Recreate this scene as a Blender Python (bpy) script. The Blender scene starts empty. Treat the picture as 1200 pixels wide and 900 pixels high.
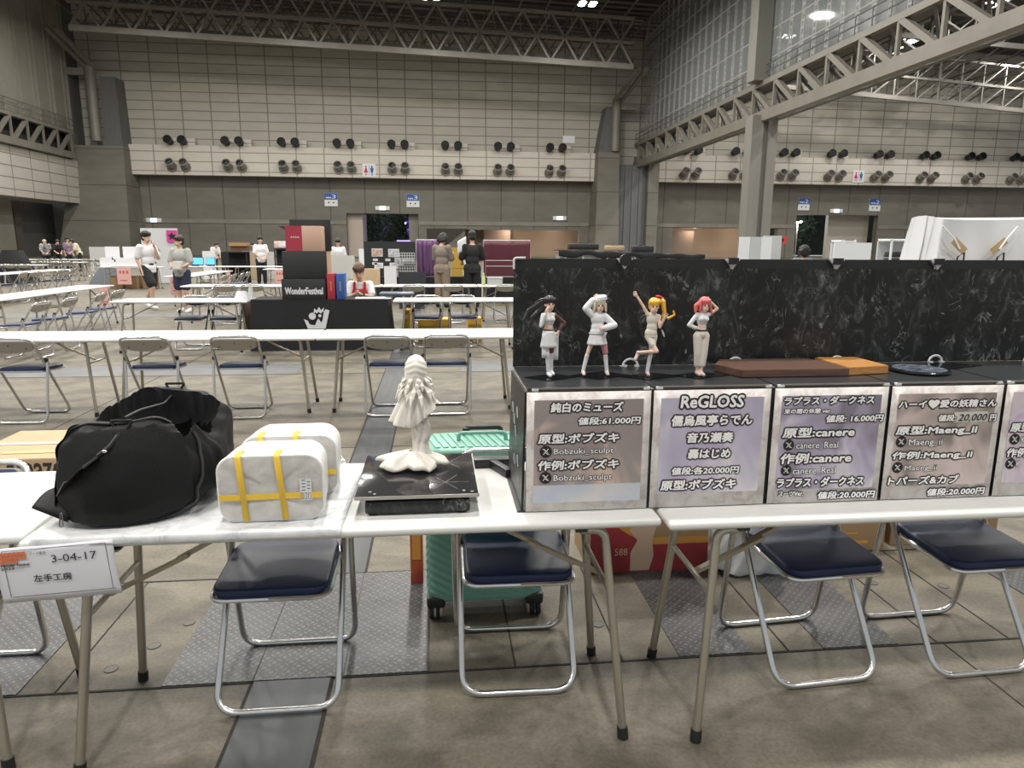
import bpy, bmesh, math, random
from math import sin, cos, pi, radians as R
from mathutils import Vector, Matrix
SC = bpy.context.scene
COL = SC.collection
random.seed(7)

# ------------------------------------------------------------------ camera, world, lights, exposure
F_PX, CAM_H, YAW, PITCH, ROLL = 830.0, 1.5, R(6.2), math.atan(165 / 830.0), 0.006
cd = bpy.data.cameras.new('camera'); cam = bpy.data.objects.new('camera', cd); COL.objects.link(cam)
cd.sensor_width = 36; cd.lens = F_PX / 1200 * 36; cd.clip_end = 400; cd.clip_start = .05
fw = Vector((sin(YAW) * cos(PITCH), cos(YAW) * cos(PITCH), -sin(PITCH)))
r0 = Vector((cos(YAW), -sin(YAW), 0)); u0 = r0.cross(fw)
rt = r0 * cos(ROLL) + u0 * sin(ROLL); up = u0 * cos(ROLL) - r0 * sin(ROLL)
cam.matrix_world = Matrix(((rt.x, up.x, -fw.x, 0), (rt.y, up.y, -fw.y, 0), (rt.z, up.z, -fw.z, CAM_H), (0, 0, 0, 1)))
SC.camera = cam
SC.view_settings.view_transform = 'Standard'; SC.view_settings.look = 'None'
SC.view_settings.exposure = 0.0; SC.view_settings.gamma = 1.0
SC.view_settings.use_curve_mapping = False
W = bpy.data.worlds.new('world'); SC.world = W; W.use_nodes = True
W.node_tree.nodes['Background'].inputs[0].default_value = (.92, .97, 1, 1)
W.node_tree.nodes['Background'].inputs[1].default_value = .50
LAMP_W = 1550.0
LAMPS = [(x, y, 19.9) for x in (-25, -12.5, 0, 12.2) for y in (59.2, 46, 33, 20, 7, -6)] + \
        [(x, y, 20.0) for x in (32, 43.5, 56.2) for y in (66, 55, 42, 28, 14)]

# ------------------------------------------------------------------ materials
MATS = {}
def M(name, c, rough=.6, metal=0., noise=0., nscale=8., c2=None, bump=0., bscale=60., trans=0., emit=0., coat=0., spec=.5, detail=4., stretch=None, alpha=1.):
    if name in MATS: return MATS[name]
    m = bpy.data.materials.new(name); m.use_nodes = True; nt = m.node_tree; b = nt.nodes['Principled BSDF']
    b.inputs['Base Color'].default_value = (*c, 1); b.inputs['Roughness'].default_value = rough
    b.inputs['Metallic'].default_value = metal; b.inputs['Transmission Weight'].default_value = trans
    b.inputs['Coat Weight'].default_value = coat; b.inputs['Specular IOR Level'].default_value = spec
    b.inputs['Alpha'].default_value = alpha
    if emit:
        b.inputs['Emission Color'].default_value = (*c, 1); b.inputs['Emission Strength'].default_value = emit
    def coord(s):
        t = nt.nodes.new('ShaderNodeTexCoord')
        if stretch:
            mp = nt.nodes.new('ShaderNodeMapping'); mp.inputs['Scale'].default_value = stretch
            nt.links.new(t.outputs['Object'], mp.inputs[0]); v = mp.outputs[0]
        else: v = t.outputs['Object']
        n = nt.nodes.new('ShaderNodeTexNoise'); n.inputs['Scale'].default_value = s; n.inputs['Detail'].default_value = detail
        nt.links.new(v, n.inputs['Vector']); return n
    if noise:
        n = coord(nscale); mx = nt.nodes.new('ShaderNodeMix'); mx.data_type = 'RGBA'
        d = c2 or tuple(x * (1 - noise) for x in c)
        mx.inputs[6].default_value = (*c, 1); mx.inputs[7].default_value = (*d, 1)
        rp = nt.nodes.new('ShaderNodeValToRGB'); rp.color_ramp.elements[0].position = .35; rp.color_ramp.elements[1].position = .68
        nt.links.new(n.outputs[0], rp.inputs[0]); nt.links.new(rp.outputs[0], mx.inputs[0]); nt.links.new(mx.outputs[2], b.inputs['Base Color'])
    if bump:
        n = coord(bscale); bp = nt.nodes.new('ShaderNodeBump'); bp.inputs['Strength'].default_value = bump; bp.inputs['Distance'].default_value = .01
        nt.links.new(n.outputs[0], bp.inputs['Height']); nt.links.new(bp.outputs[0], b.inputs['Normal'])
    MATS[name] = m; return m

def node_mat(name, fn, rough=.6, spec=.5):
    m = bpy.data.materials.new(name); m.use_nodes = True; nt = m.node_tree; b = nt.nodes['Principled BSDF']
    b.inputs['Roughness'].default_value = rough; b.inputs['Specular IOR Level'].default_value = spec
    fn(nt, b); MATS[name] = m; return m
def nd(nt, t, **k):
    n = nt.nodes.new(t)
    for a, v in k.items(): setattr(n, a, v)
    return n
def ramp(nt, src, stops):
    r = nd(nt, 'ShaderNodeValToRGB'); e = r.color_ramp.elements
    while len(e) < len(stops): e.new(.5)
    for q, (p, c) in zip(e, stops): q.position = p; q.color = (*c, 1)
    nt.links.new(src, r.inputs[0]); return r.outputs[0]
def mixc(nt, f, a, b, mode='MIX'):
    x = nd(nt, 'ShaderNodeMix', data_type='RGBA', blend_type=mode)
    for i, v in ((0, f), (6, a), (7, b)):
        if isinstance(v, (int, float)): x.inputs[i].default_value = v
        elif isinstance(v, tuple): x.inputs[i].default_value = (*v, 1)
        else: nt.links.new(v, x.inputs[i])
    return x.outputs[2]
def noise(nt, scale, detail=5, stretch=(1, 1, 1), dist=0., rough=.55):
    t = nd(nt, 'ShaderNodeTexCoord'); mp = nd(nt, 'ShaderNodeMapping'); mp.inputs['Scale'].default_value = stretch
    nt.links.new(t.outputs['Object'], mp.inputs[0])
    n = nd(nt, 'ShaderNodeTexNoise'); n.inputs['Scale'].default_value = scale; n.inputs['Detail'].default_value = detail
    n.inputs['Distortion'].default_value = dist; n.inputs['Roughness'].default_value = rough
    nt.links.new(mp.outputs[0], n.inputs['Vector']); return n.outputs[0]

def f_floor(nt, b):
    c = ramp(nt, noise(nt, .9, 8, (1, 1.6, 1)), [(.3, (.152, .132, .098)), (.5, (.184, .162, .122)), (.72, (.215, .190, .146))])
    st = ramp(nt, noise(nt, 3.2, 9, (1, 1.4, 1), .6), [(.36, (.46, .45, .44)), (.6, (1, 1, 1))])
    c = mixc(nt, .8, c, st, 'MULTIPLY')
    fine = ramp(nt, noise(nt, 70, 6), [(.3, (.66, .66, .65)), (.62, (1, 1, 1))])
    c = mixc(nt, .85, c, fine, 'MULTIPLY')
    nt.links.new(c, b.inputs['Base Color'])
    bp = nd(nt, 'ShaderNodeBump'); bp.inputs['Strength'].default_value = .22; nt.links.new(noise(nt, 45, 6), bp.inputs['Height']); nt.links.new(bp.outputs[0], b.inputs['Normal'])
FLOOR = node_mat('floor_concrete', f_floor, .62)

def f_plate(nt, b):      # tread plate: small raised bars in alternating directions
    t = nd(nt, 'ShaderNodeTexCoord')
    outs = []
    for rz, off in ((R(45), (0, 0, 0)), (R(-45), (.02, 0, 0))):
        mp = nd(nt, 'ShaderNodeMapping'); mp.inputs['Rotation'].default_value = (0, 0, rz); mp.inputs['Location'].default_value = off
        nt.links.new(t.outputs['Object'], mp.inputs[0])
        sx = nd(nt, 'ShaderNodeSeparateXYZ'); nt.links.new(mp.outputs[0], sx.inputs[0])
        res = []
        for ax, per, wd in ((0, .0212, .0048), (1, .0424, .018)):
            m1 = nd(nt, 'ShaderNodeMath', operation='PINGPONG'); m1.inputs[1].default_value = per / 2; nt.links.new(sx.outputs[ax], m1.inputs[0])
            m2 = nd(nt, 'ShaderNodeMath', operation='LESS_THAN'); m2.inputs[1].default_value = wd / 2 * (1 if ax == 0 else 1); nt.links.new(m1.outputs[0], m2.inputs[0]); res.append(m2.outputs[0])
        mm = nd(nt, 'ShaderNodeMath', operation='MULTIPLY'); nt.links.new(res[0], mm.inputs[0]); nt.links.new(res[1], mm.inputs[1]); outs.append(mm.outputs[0])
    a = nd(nt, 'ShaderNodeMath', operation='MAXIMUM'); nt.links.new(outs[0], a.inputs[0]); nt.links.new(outs[1], a.inputs[1])
    base = ramp(nt, noise(nt, 5, 6), [(.3, (.05, .051, .052)), (.7, (.09, .091, .092))])
    nt.links.new(mixc(nt, a.outputs[0], base, (.15, .152, .155)), b.inputs['Base Color'])
    b.inputs['Metallic'].default_value = .35
    bp = nd(nt, 'ShaderNodeBump'); bp.inputs['Strength'].default_value = .6; bp.inputs['Distance'].default_value = .002
    nt.links.new(a.outputs[0], bp.inputs['Height']); nt.links.new(bp.outputs[0], b.inputs['Normal'])
PLATE = node_mat('tread_plate', f_plate, .42)

def f_wall(nt, b, hs, vs, base, dark, joint, axis):
    t = nd(nt, 'ShaderNodeTexCoord'); sx = nd(nt, 'ShaderNodeSeparateXYZ'); nt.links.new(t.outputs['Object'], sx.inputs[0])
    res = []
    for ax, per, w in ((axis, vs, .11), (2, hs, .09)):
        m1 = nd(nt, 'ShaderNodeMath', operation='PINGPONG'); m1.inputs[1].default_value = per / 2; nt.links.new(sx.outputs[ax], m1.inputs[0])
        m2 = nd(nt, 'ShaderNodeMath', operation='LESS_THAN'); m2.inputs[1].default_value = w / 2; nt.links.new(m1.outputs[0], m2.inputs[0]); res.append(m2.outputs[0])
    a = nd(nt, 'ShaderNodeMath', operation='MAXIMUM'); nt.links.new(res[0], a.inputs[0]); nt.links.new(res[1], a.inputs[1])
    c = ramp(nt, noise(nt, .35, 6, (1, 1, 3)), [(.3, dark), (.7, base)])
    nt.links.new(mixc(nt, a.outputs[0], c, joint), b.inputs['Base Color'])
PANEL = node_mat('wall_panels', lambda nt, b: f_wall(nt, b, .89, 2.75, (.47, .445, .385), (.41, .385, .33), (.20, .185, .155), 0), .75)
PANELB = node_mat('balcony_panels', lambda nt, b: f_wall(nt, b, .93, 2.75, (.62, .575, .51), (.57, .53, .465), (.28, .26, .225), 0), .7)
PANELY = node_mat('side_panels', lambda nt, b: f_wall(nt, b, .93, 2.9, (.50, .475, .42), (.45, .42, .37), (.20, .18, .16), 1), .7)
CONC = node_mat('board_marked_concrete', lambda nt, b: f_wall(nt, b, 60, 3.6, (.19, .178, .150), (.148, .138, .115), (.09, .084, .07), 0), .8)
PLAINC = M('pale_concrete', (.25, .235, .20), .85, noise=.22, nscale=.6, stretch=(1, 1, .25))
GREYC = M('grey_cladding', (.125, .125, .12), .7, noise=.15, nscale=2, stretch=(3, 3, .2))
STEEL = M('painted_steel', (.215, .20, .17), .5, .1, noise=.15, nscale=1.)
STEELM = M('mid_steel', (.17, .16, .14), .6)
STEELD = M('dark_steel', (.12, .113, .10), .6)  # darker tone of the same steel
ROOFM = M('roof_lining', (.055, .05, .045), .9)
DARK = M('gap_shade', (.02, .02, .02), .9)
CHROME = M('chrome', (.74, .74, .74), .22, 1.)
LEGM = M('table_leg_metal', (.50, .47, .40), .32, .85)
WHITE = M('table_laminate', (.72, .725, .695), .33, noise=.05, nscale=5)
EDGE = M('table_edge', (.76, .76, .72), .45)
BLACKP = M('black_plastic', (.018, .018, .02), .42)
RUBBER = M('rubber', (.012, .012, .012), .7)
NAVY = M('navy_vinyl', (.010, .024, .090), .40, noise=.25, nscale=9, bump=.06, bscale=220)
BEIGE = M('beige_metal', (.44, .415, .36), .38, .25)
PAPER = M('paper', (.80, .80, .82), .8)
GLASSW = M('white_plastic', (.90, .90, .89), .3, coat=.2)
YTAPE = M('yellow_tape', (.86, .56, .06), .45)
BCLOTH = M('black_cloth', (.012, .012, .014), .85, bump=.2, bscale=200)
BAGM = M('bag_nylon', (.0035, .0036, .0042), .55, bump=.22, bscale=420, noise=.35, nscale=14, spec=.28)
BAGD = M('bag_mouth_shade', (.0015, .0015, .0015), .9, spec=.08)  # darker copy of the nylon, shade of the mouth painted in
STATUE = M('unpainted_resin', (.80, .75, .68), .55, noise=.04, nscale=20)
MINT = M('mint_shell', (.20, .44, .345), .42)
MINTD = M('mint_shell_front', (.17, .38, .30), .4)
CARD = M('cardboard', (.34, .22, .12), .8, noise=.1, nscale=6)
CARDL = M('pale_cardboard', (.50, .36, .22), .8, noise=.1, nscale=5)
SKIN = M('skin', (.62, .40, .30), .55)
HAIRB = M('black_hair', (.014, .011, .010), .5, bump=.5, bscale=90, stretch=(1, 1, .15))
BLUES = M('sign_blue', (.02, .09, .33), .5)
SIGNW = M('sign_white', (.72, .73, .74), .6)

def f_marble(nt, b):
    v1 = ramp(nt, noise(nt, 16, 9, (1, 1, .55), 1.6, .72), [(.0, (.009, .010, .010)), (.50, (.012, .013, .013)), (.60, (.06, .065, .062)), (.70, (.22, .225, .22))])
    big = ramp(nt, noise(nt, 5, 4), [(.35, (.25, .25, .25)), (.65, (1, 1, 1))])
    vein = ramp(nt, noise(nt, 9, 3, (1, 1, .8), 2.5), [(.478, (0, 0, 0)), (.497, (.16, .16, .155)), (.503, (.16, .16, .155)), (.52, (0, 0, 0))])
    gate = ramp(nt, noise(nt, 14, 2), [(.5, (0, 0, 0)), (.66, (1, 1, 1))])
    c = mixc(nt, 1., v1, big, 'MULTIPLY'); vv = mixc(nt, 1., vein, gate, 'MULTIPLY')
    spots = ramp(nt, noise(nt, 21, 3, (1, 1, .6), .8), [(.70, (0, 0, 0)), (.78, (.45, .45, .43))])
    c = mixc(nt, 1., c, vv, 'ADD'); c = mixc(nt, 1., c, spots, 'ADD')
    nt.links.new(c, b.inputs['Base Color'])
MARBLE = node_mat('black_marble_sheet', f_marble, .4)
def f_wmarble(nt, b):
    c = ramp(nt, noise(nt, 9, 9, (1, 1, 1), 1.4, .7), [(.3, (.36, .38, .40)), (.47, (.66, .67, .68)), (.7, (.78, .78, .78))])
    nt.links.new(c, b.inputs['Base Color'])
WMARBLE = node_mat('white_marble_cloth', f_wmarble, .6)
def f_wood(c1, c2, sc, st):
    def f(nt, b): nt.links.new(ramp(nt, noise(nt, sc, 6, st, .4), [(.3, c1), (.7, c2)]), b.inputs['Base Color'])
    return f
WALNUT = node_mat('walnut', f_wood((.085, .045, .032), (.15, .085, .06), 14, (1, 12, 12)), .45)
OAK = node_mat('honey_wood', f_wood((.42, .19, .055), (.58, .30, .10), 16, (1, 9, 9)), .45)

# ------------------------------------------------------------------ mesh building
class MB:
    def __init__(s): s.bm = bmesh.new()
    def box(s, c, d, rot=None, bev=0., seg=2):
        r = bmesh.ops.create_cube(s.bm, size=1.); vs = r['verts']
        bmesh.ops.scale(s.bm, vec=d, verts=vs)
        if bev:
            es = list({e for v in vs for e in v.link_edges})
            q = bmesh.ops.bevel(s.bm, geom=es, offset=bev, segments=seg, affect='EDGES', profile=.5); vs = list({v for f in q['faces'] for v in f.verts} | {v for v in vs if v.is_valid})
        if rot is not None: bmesh.ops.rotate(s.bm, verts=vs, matrix=rot)
        bmesh.ops.translate(s.bm, vec=c, verts=vs); return s
    def tube(s, pts, r, seg=8, cap=True, r2=None):
        pts = [Vector(p) for p in pts]; n = len(pts); rings = []
        t0 = (pts[1] - pts[0]).normalized(); a = t0.orthogonal().normalized()
        for i, p in enumerate(pts):
            t = (pts[min(i + 1, n - 1)] - pts[max(i - 1, 0)]).normalized()
            a = (a - t * a.dot(t)).normalized(); b = t.cross(a)
            rr = r if r2 is None else r + (r2 - r) * i / (n - 1)
            if isinstance(r, (list, tuple)): rr = r[i]
            rings.append([s.bm.verts.new(p + (a * cos(2 * pi * k / seg) + b * sin(2 * pi * k / seg)) * rr) for k in range(seg)])
        for x, y in zip(rings, rings[1:]):
            for k in range(seg): s.bm.faces.new((x[k], x[(k + 1) % seg], y[(k + 1) % seg], y[k]))
        if cap: s.bm.faces.new(rings[0][::-1]); s.bm.faces.new(rings[-1])
        return s
    def bar(s, a, b, w, h=None):
        a, b = Vector(a), Vector(b); d = b - a; q = d.to_track_quat('Z', 'Y').to_matrix()
        return s.box((a + b) / 2, (w, h or w, d.length), q)
    def prism(s, poly, h, mat=None):
        lo = [s.bm.verts.new((x, y, 0)) for x, y in poly]; hi = [s.bm.verts.new((x, y, h)) for x, y in poly]; n = len(poly)
        s.bm.faces.new(lo[::-1]); s.bm.faces.new(hi)
        for i in range(n): s.bm.faces.new((lo[i], lo[(i + 1) % n], hi[(i + 1) % n], hi[i]))
        if mat is not None: bmesh.ops.transform(s.bm, matrix=mat, verts=lo + hi)
        return s
    def lathe(s, prof, seg=20, c=(0, 0, 0), mat=None):
        rings = []; c = Vector(c); allv = []
        for r, z in prof:
            rings.append([s.bm.verts.new(c + Vector((r * cos(2 * pi * k / seg), r * sin(2 * pi * k / seg), z))) for k in range(seg)]); allv += rings[-1]
        for x, y in zip(rings, rings[1:]):
            for k in range(seg): s.bm.faces.new((x[k], x[(k + 1) % seg], y[(k + 1) % seg], y[k]))
        s.bm.faces.new(rings[0][::-1]); s.bm.faces.new(rings[-1])
        if mat is not None: bmesh.ops.transform(s.bm, matrix=mat, verts=allv)
        return s
    def ell(s, c, r, u=14, v=9, rot=None):
        q = bmesh.ops.create_uvsphere(s.bm, u_segments=u, v_segments=v, radius=1.)['verts']
        bmesh.ops.scale(s.bm, vec=r, verts=q)
        if rot is not None: bmesh.ops.rotate(s.bm, verts=q, matrix=rot)
        bmesh.ops.translate(s.bm, vec=c, verts=q); return s
    def grid(s, fn, nu, nv, closeu=False):
        vs = [[s.bm.verts.new(fn(i / (nu if closeu else nu - 1), j / (nv - 1))) for i in range(nu)] for j in range(nv)]
        for j in range(nv - 1):
            for i in range(nu if closeu else nu - 1):
                k = (i + 1) % nu; s.bm.faces.new((vs[j][i], vs[j][k], vs[j + 1][k], vs[j + 1][i]))
        return vs
    def build(s, name, mats, parent=None, smooth=True, ang=.7, label=None, solid=0.):
        bmesh.ops.recalc_face_normals(s.bm, faces=s.bm.faces) if not solid else None
        me = bpy.data.meshes.new(name); s.bm.to_mesh(me); s.bm.free()
        for m in (mats if isinstance(mats, (list, tuple)) else [mats]): me.materials.append(m)
        if smooth:
            me.polygons.foreach_set('use_smooth', [True] * len(me.polygons)); me.set_sharp_from_angle(angle=ang)
        o = bpy.data.objects.new(name, me); COL.objects.link(o)
        if parent is not None: o.parent = parent
        if label: o['label'] = label
        if solid:
            k = o.modifiers.new('solid', 'SOLIDIFY'); k.thickness = solid; k.offset = 0
        return o

def fillet(pts, r, n=5):
    pts = [Vector(p) for p in pts]; out = [pts[0]]
    for a, b, c in zip(pts, pts[1:], pts[2:]):
        u = (a - b).normalized(); v = (c - b).normalized(); d = min(r, (a - b).length * .49, (c - b).length * .49)
        p, q = b + u * d, b + v * d
        for k in range(n + 1):
            t = k / n; out.append(p * (1 - t) ** 2 + b * 2 * t * (1 - t) + q * t * t)
    return out + [pts[-1]]

def tag(o, label, cat, group=None, kind=None):
    if label: o['label'] = label
    if cat: o['category'] = cat
    if group: o['group'] = group
    if kind: o['kind'] = kind
    return o
def thing(name, label, cat, loc=(0, 0, 0), rz=0., group=None):
    o = bpy.data.objects.new(name, None); COL.objects.link(o); o.location = loc; o.rotation_euler = (0, 0, rz); o.empty_display_size = .1
    return tag(o, label, cat, group)
def struct(o): o['kind'] = 'structure'; return o
def dup(root, loc, rz=0., label=None, group=None):
    def cp(o, par):
        c = o.copy(); COL.objects.link(c); c.parent = par
        for ch in o.children: cp(ch, c)
        return c
    r = cp(root, None); r.location = loc; r.rotation_euler = (0, 0, rz)
    if label: r['label'] = label
    if group: r['group'] = group
    return r
ORD = ['first', 'second', 'third', 'fourth', 'fifth', 'sixth', 'seventh', 'eighth', 'ninth', 'tenth', 'eleventh', 'twelfth', 'thirteenth', 'fourteenth', 'fifteenth', 'sixteenth', 'seventeenth', 'eighteenth', 'nineteenth', 'twentieth']

# lettering: list of dicts placed on a plane; local x right, z up, faces -y
def text_mesh(s, x0, z0, x1, z1, shear=0., align='FIT'):
    t = bpy.data.curves.new('t', 'FONT'); t.body = s; t.size = 1.; t.shear = shear; t.resolution_u = 2
    q = bpy.data.objects.new('t', t); COL.objects.link(q)
    me = bpy.data.meshes.new_from_object(q.evaluated_get(bpy.context.evaluated_depsgraph_get())); bpy.data.objects.remove(q); bpy.data.curves.remove(t)
    co = [v.co.copy() for v in me.vertices]; fs = [tuple(p.vertices) for p in me.polygons]; bpy.data.meshes.remove(me)
    ax, bx = min(c.x for c in co), max(c.x for c in co); ay, by = min(c.y for c in co), max(c.y for c in co)
    return [((c.x - ax) / (bx - ax) * (x1 - x0) + x0, (c.y - ay) / (by - ay) * (z1 - z0) + z0) for c in co], fs
def add_text(mb, s, box, y, mi=0, bold=0., n=0, shear=0., step=.0002):
    co, fs = text_mesh(s, *box, shear=shear)
    offs = [(0, 0)] + [(bold * cos(2 * pi * k / n), bold * sin(2 * pi * k / n)) for k in range(n)]
    for k_, (dx, dz) in enumerate(offs):
        vs = [mb.bm.verts.new((x + dx, y + k_ * 3e-5, z + dz)) for x, z in co]
        for f in fs:
            try: mb.bm.faces.new([vs[i] for i in f]).material_index = mi
            except ValueError: pass
def rect(mb, x0, z0, x1, z1, y, mi=0):
    f = mb.bm.faces.new([mb.bm.verts.new(p) for p in ((x0, y, z0), (x1, y, z0), (x1, y, z1), (x0, y, z1))]); f.material_index = mi
def disc(mb, x, z, r, y, mi=0, n=20):
    mb.bm.faces.new([mb.bm.verts.new((x + r * cos(2 * pi * k / n), y, z + r * sin(2 * pi * k / n))) for k in range(n)]).material_index = mi
def poly(mb, pts, y, mi=0):
    mb.bm.faces.new([mb.bm.verts.new((x, y, z)) for x, z in pts]).material_index = mi

# ------------------------------------------------------------------ the hall (1 unit = 1 m, y runs to the end wall)
WY = 77.5
struct(MB().box((17, 38, -.15), (112, 112, .3)).build('floor', FLOOR, smooth=False))
def slab(name, x0, x1, y0, y1, h, m): return struct(MB().box(((x0 + x1) / 2, (y0 + y1) / 2, h / 2), (x1 - x0, y1 - y0, h)).build(name, m, smooth=False))
STRIP = M('cable_cover', (.080, .084, .088), .5, .2, noise=.25, nscale=3, stretch=(6, .7, 1))
BAND = M('grey_floor_cover', (.155, .158, .160), .55, noise=.25, nscale=2.5)
JOINT = M('floor_joint', (.04, .035, .03), .9, noise=.5, nscale=30)
n_ = 0
for x0, x1, y0, y1, h, m in [(-.645, -.385, -6, 2.29, .003, STRIP), (-.60, -.345, 3.1, 40, .003, STRIP),
        (-.955, -.652, 2.295, 3.09, .004, PLATE), (-.648, -.345, 2.295, 3.09, .004, PLATE), (-.340, -.045, 2.295, 3.09, .004, PLATE),
        (.88, 1.16, 2.295, 3.09, .004, PLATE), (1.443, 1.745, 2.295, 3.09, .004, PLATE), (-2.3, -1.42, 2.295, 3.09, .004, PLATE), (2.55, 2.85, 2.295, 3.09, .004, PLATE),
        (-9, -1.62, 8.28, 9.0, .003, BAND), (.3, 6, 8.28, 9.0, .003, BAND), (-12, -1.5, 14.9, 15.7, .003, BAND), (-.1, 6, 14.9, 15.7, .003, BAND)]:
    n_ += 1; slab('trim_%d' % n_, x0, x1, y0, y1, h, m)
j = MB()
for x0, x1, y0, y1 in [(-9, 9, 2.284, 2.294), (-9, 9, 3.092, 3.102), (-.657, -.645, -6, 2.29), (-.385, -.372, -6, 2.29), (-.612, -.600, 3.1, 40), (-.345, -.333, 3.1, 40),
        (-1.30, -1.295, 2.29, 3.1), (.265, .271, 2.29, 3.1), (.66, .666, 2.29, 3.1), (1.30, 1.306, 2.29, 3.1), (1.9, 1.906, 2.29, 3.1), (2.2, 2.206, 2.29, 3.1), (1.92, 1.924, -2, 2.29), (2.08, 2.084, 3.1, 8),
        (-9, 9, 5.18, 5.186), (-9, 9, 8.27, 8.28), (-9, 9, 9.0, 9.01), (-9, 9, 14.89, 14.9), (-9, 9, 15.7, 15.71), (-3.1, -3.095, 3.1, 8.27), (2.7, 2.705, 3.1, 8.27), (-3.1, -3.09, 9, 14.9)]:
    j.box(((x0 + x1) / 2, (y0 + y1) / 2, .0008), (x1 - x0, y1 - y0, .0026))
n_ += 1; struct(j.build('trim_%d' % n_, JOINT, smooth=False))
cap0 = None
for i, (x, y) in enumerate([(-1.075, 2.56), (-1.17, 2.42), (-1.0, 2.72), (.63, 2.55), (-.83, 2.80), (1.2, 2.5), (1.95, 2.78), (2.25, 2.72)]):
    lab = 'round socket cover in the concrete floor, %s of eight from the left' % ORD[[0, 1, 2, 4, 3, 5, 6, 7].index(i)]
    if cap0 is None:
        cap0 = thing('floor_socket', lab, 'floor socket', (x, y, 0), group='floor socket covers')
        MB().lathe([(.0, .0004), (.021, .0004), (.021, .0022), (.0, .0022)], 20).build('cover', M('socket_steel', (.13, .12, .10), .6, .2), cap0)
        b = MB(); b.tube([(.0225 * cos(a), .0225 * sin(a), .0012) for a in [2 * pi * k / 20 for k in range(21)]], .0016, 6); b.build('rim', M('socket_rim', (.10, .09, .08), .6), cap0)
    else: dup(cap0, (x, y, 0), 0, lab)

def wbox(name, x0, x1, y0, y1, z0, z1, m): return struct(MB().box(((x0 + x1) / 2, (y0 + y1) / 2, (z0 + z1) / 2), (x1 - x0, y1 - y0, z1 - z0)).build(name, m, smooth=False))
wbox('wall_back_upper', -36, 76, WY, WY + .6, 8.6, 30, PANEL)
wbox('wall_back_balcony', -30.9, 17.1, WY - .9, WY - .02, 8.0, 10.85, PANELB)
wbox('wall_back_balcony_beyond', 23.4, 76, WY - .9, WY - .02, 8.05, 10.85, PANELB)
k = 0
for x0, x1, z0, z1 in [(-44, -9.2, 0, 8.6), (-9.2, -1.66, 4.5, 8.6), (-1.66, 3.3, 0, 8.6), (3.3, 15.8, 2.9, 8.6), (15.8, 26.4, 0, 8.6), (26.4, 38.6, 3.3, 8.6), (38.6, 40.7, 0, 8.6), (40.7, 50.5, 4.85, 8.6), (50.5, 76, 0, 8.6)]:
    k += 1; wbox('wall_back_%d' % k, x0, x1, WY + .7, WY + 1.5, z0, z1, CONC)
for i_, (a_, b_) in enumerate(((-36, -9.2), (-1.66, 26.4), (26.4, 40.7), (50.5, 76))): wbox('trim_ledge_%d' % (i_ + 1), a_, b_, WY + .62, WY + .7, 3.35, 3.75, PLAINC)
# passages behind the openings
WARM = M('warm_lobby_wall', (.40, .31, .24), .8)
wbox('wall_passage_door_side', -2.7, -1.7, WY + 1.5, WY + 6, 0, 4.5, PLAINC)
wbox('wall_passage_door_far_side', -9.6, -7.6, WY + 1.5, WY + 6, 0, 4.5, M('passage_wall', (.47, .40, .34), .8))
wbox('wall_lobby_back', 2.5, 16.5, WY + 5, WY + 5.3, 0, 4, WARM)
wbox('ceiling_lobby', 2.5, 16.5, WY + 1.5, WY + 5, 3.0, 3.2, M('lobby_ceiling', (.66, .56, .46), .8))
wbox('wall_lobby_back_beyond', 26, 39, WY + 5, WY + 5.3, 0, 4, WARM)
wbox('ceiling_lobby_beyond', 26, 39, WY + 1.5, WY + 5, 3.35, 3.5, MATS['lobby_ceiling'])
wbox('wall_passage_door_beyond', 45.6, 50.6, WY + 2.6, WY + 3.2, 0, 4.9, M('passage_panel', (.46, .42, .37), .8))
for x0, x1, z, nm in [(26.4, 29.8, 0, 'a'), (5.5, 8.5, 0, 'b')]:
    wbox('wall_lobby_pier_' + nm, x0, x1, WY + 3.4, WY + 4, 0, 3.0, M('lobby_brown', (.27, .20, .16), .7))
# stairwell: flat triangle coloured dark in place of the shaded opening
b = MB(); b.prism([(-.8, 1.0), (-.8, 3.0), (3.5, 3.0), (1.0, 1.0)], .06, Matrix.Translation((0, WY + .70, 0)) @ Matrix.Rotation(pi / 2, 4, 'X')); struct(b.build('trim_stair_shade', M('stair_shade_paint', (.05, .04, .035), .8), smooth=False))
wbox('trim_dark_gap', -30.75, -30.1, WY + .55, WY + .7, 0, 8, DARK)  # solid strip, painted dark as the shade of a gap
# pillars
def taper(name, b0, t0, h0, h1, m):
    q = MB(); (x0, x1, y0, y1), (X0, X1, Y0, Y1) = b0, t0
    lo = [q.bm.verts.new(p) for p in ((x0, y0, h0), (x1, y0, h0), (x1, y1, h0), (x0, y1, h0))]; hi = [q.bm.verts.new(p) for p in ((X0, Y0, h1), (X1, Y0, h1), (X1, Y1, h1), (X0, Y1, h1))]
    q.bm.faces.new(lo[::-1]); q.bm.faces.new(hi)
    for i in range(4): q.bm.faces.new((lo[i], lo[(i + 1) % 4], hi[(i + 1) % 4], hi[i]))
    return struct(q.build(name, m, smooth=False))
PILC = node_mat('pillar_concrete', lambda nt, b: f_wall(nt, b, 3.4, 40, (.19, .178, .150), (.15, .138, .114), (.09, .084, .07), 0), .8)
taper('wall_pillar_left', (-36.2, -29.5, 74.0, 78), (-34.3, -29.75, 75.2, 78), 0, 10.5, PILC)
taper('wall_pillar_right', (16.75, 19.3, 74.4, 78), (17.0, 19.2, 75, 78), 0, 10.8, PILC)
wbox('wall_pillar_right_pier', 22.45, 23.6, 75.2, 78, 0, 10.5, PILC)
q = MB()
for i in range(8): q.box((19.5 + i * .39, 75.9 + (.1 if i % 2 else 0), 4.8), (.37, .12, 9.6))
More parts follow.
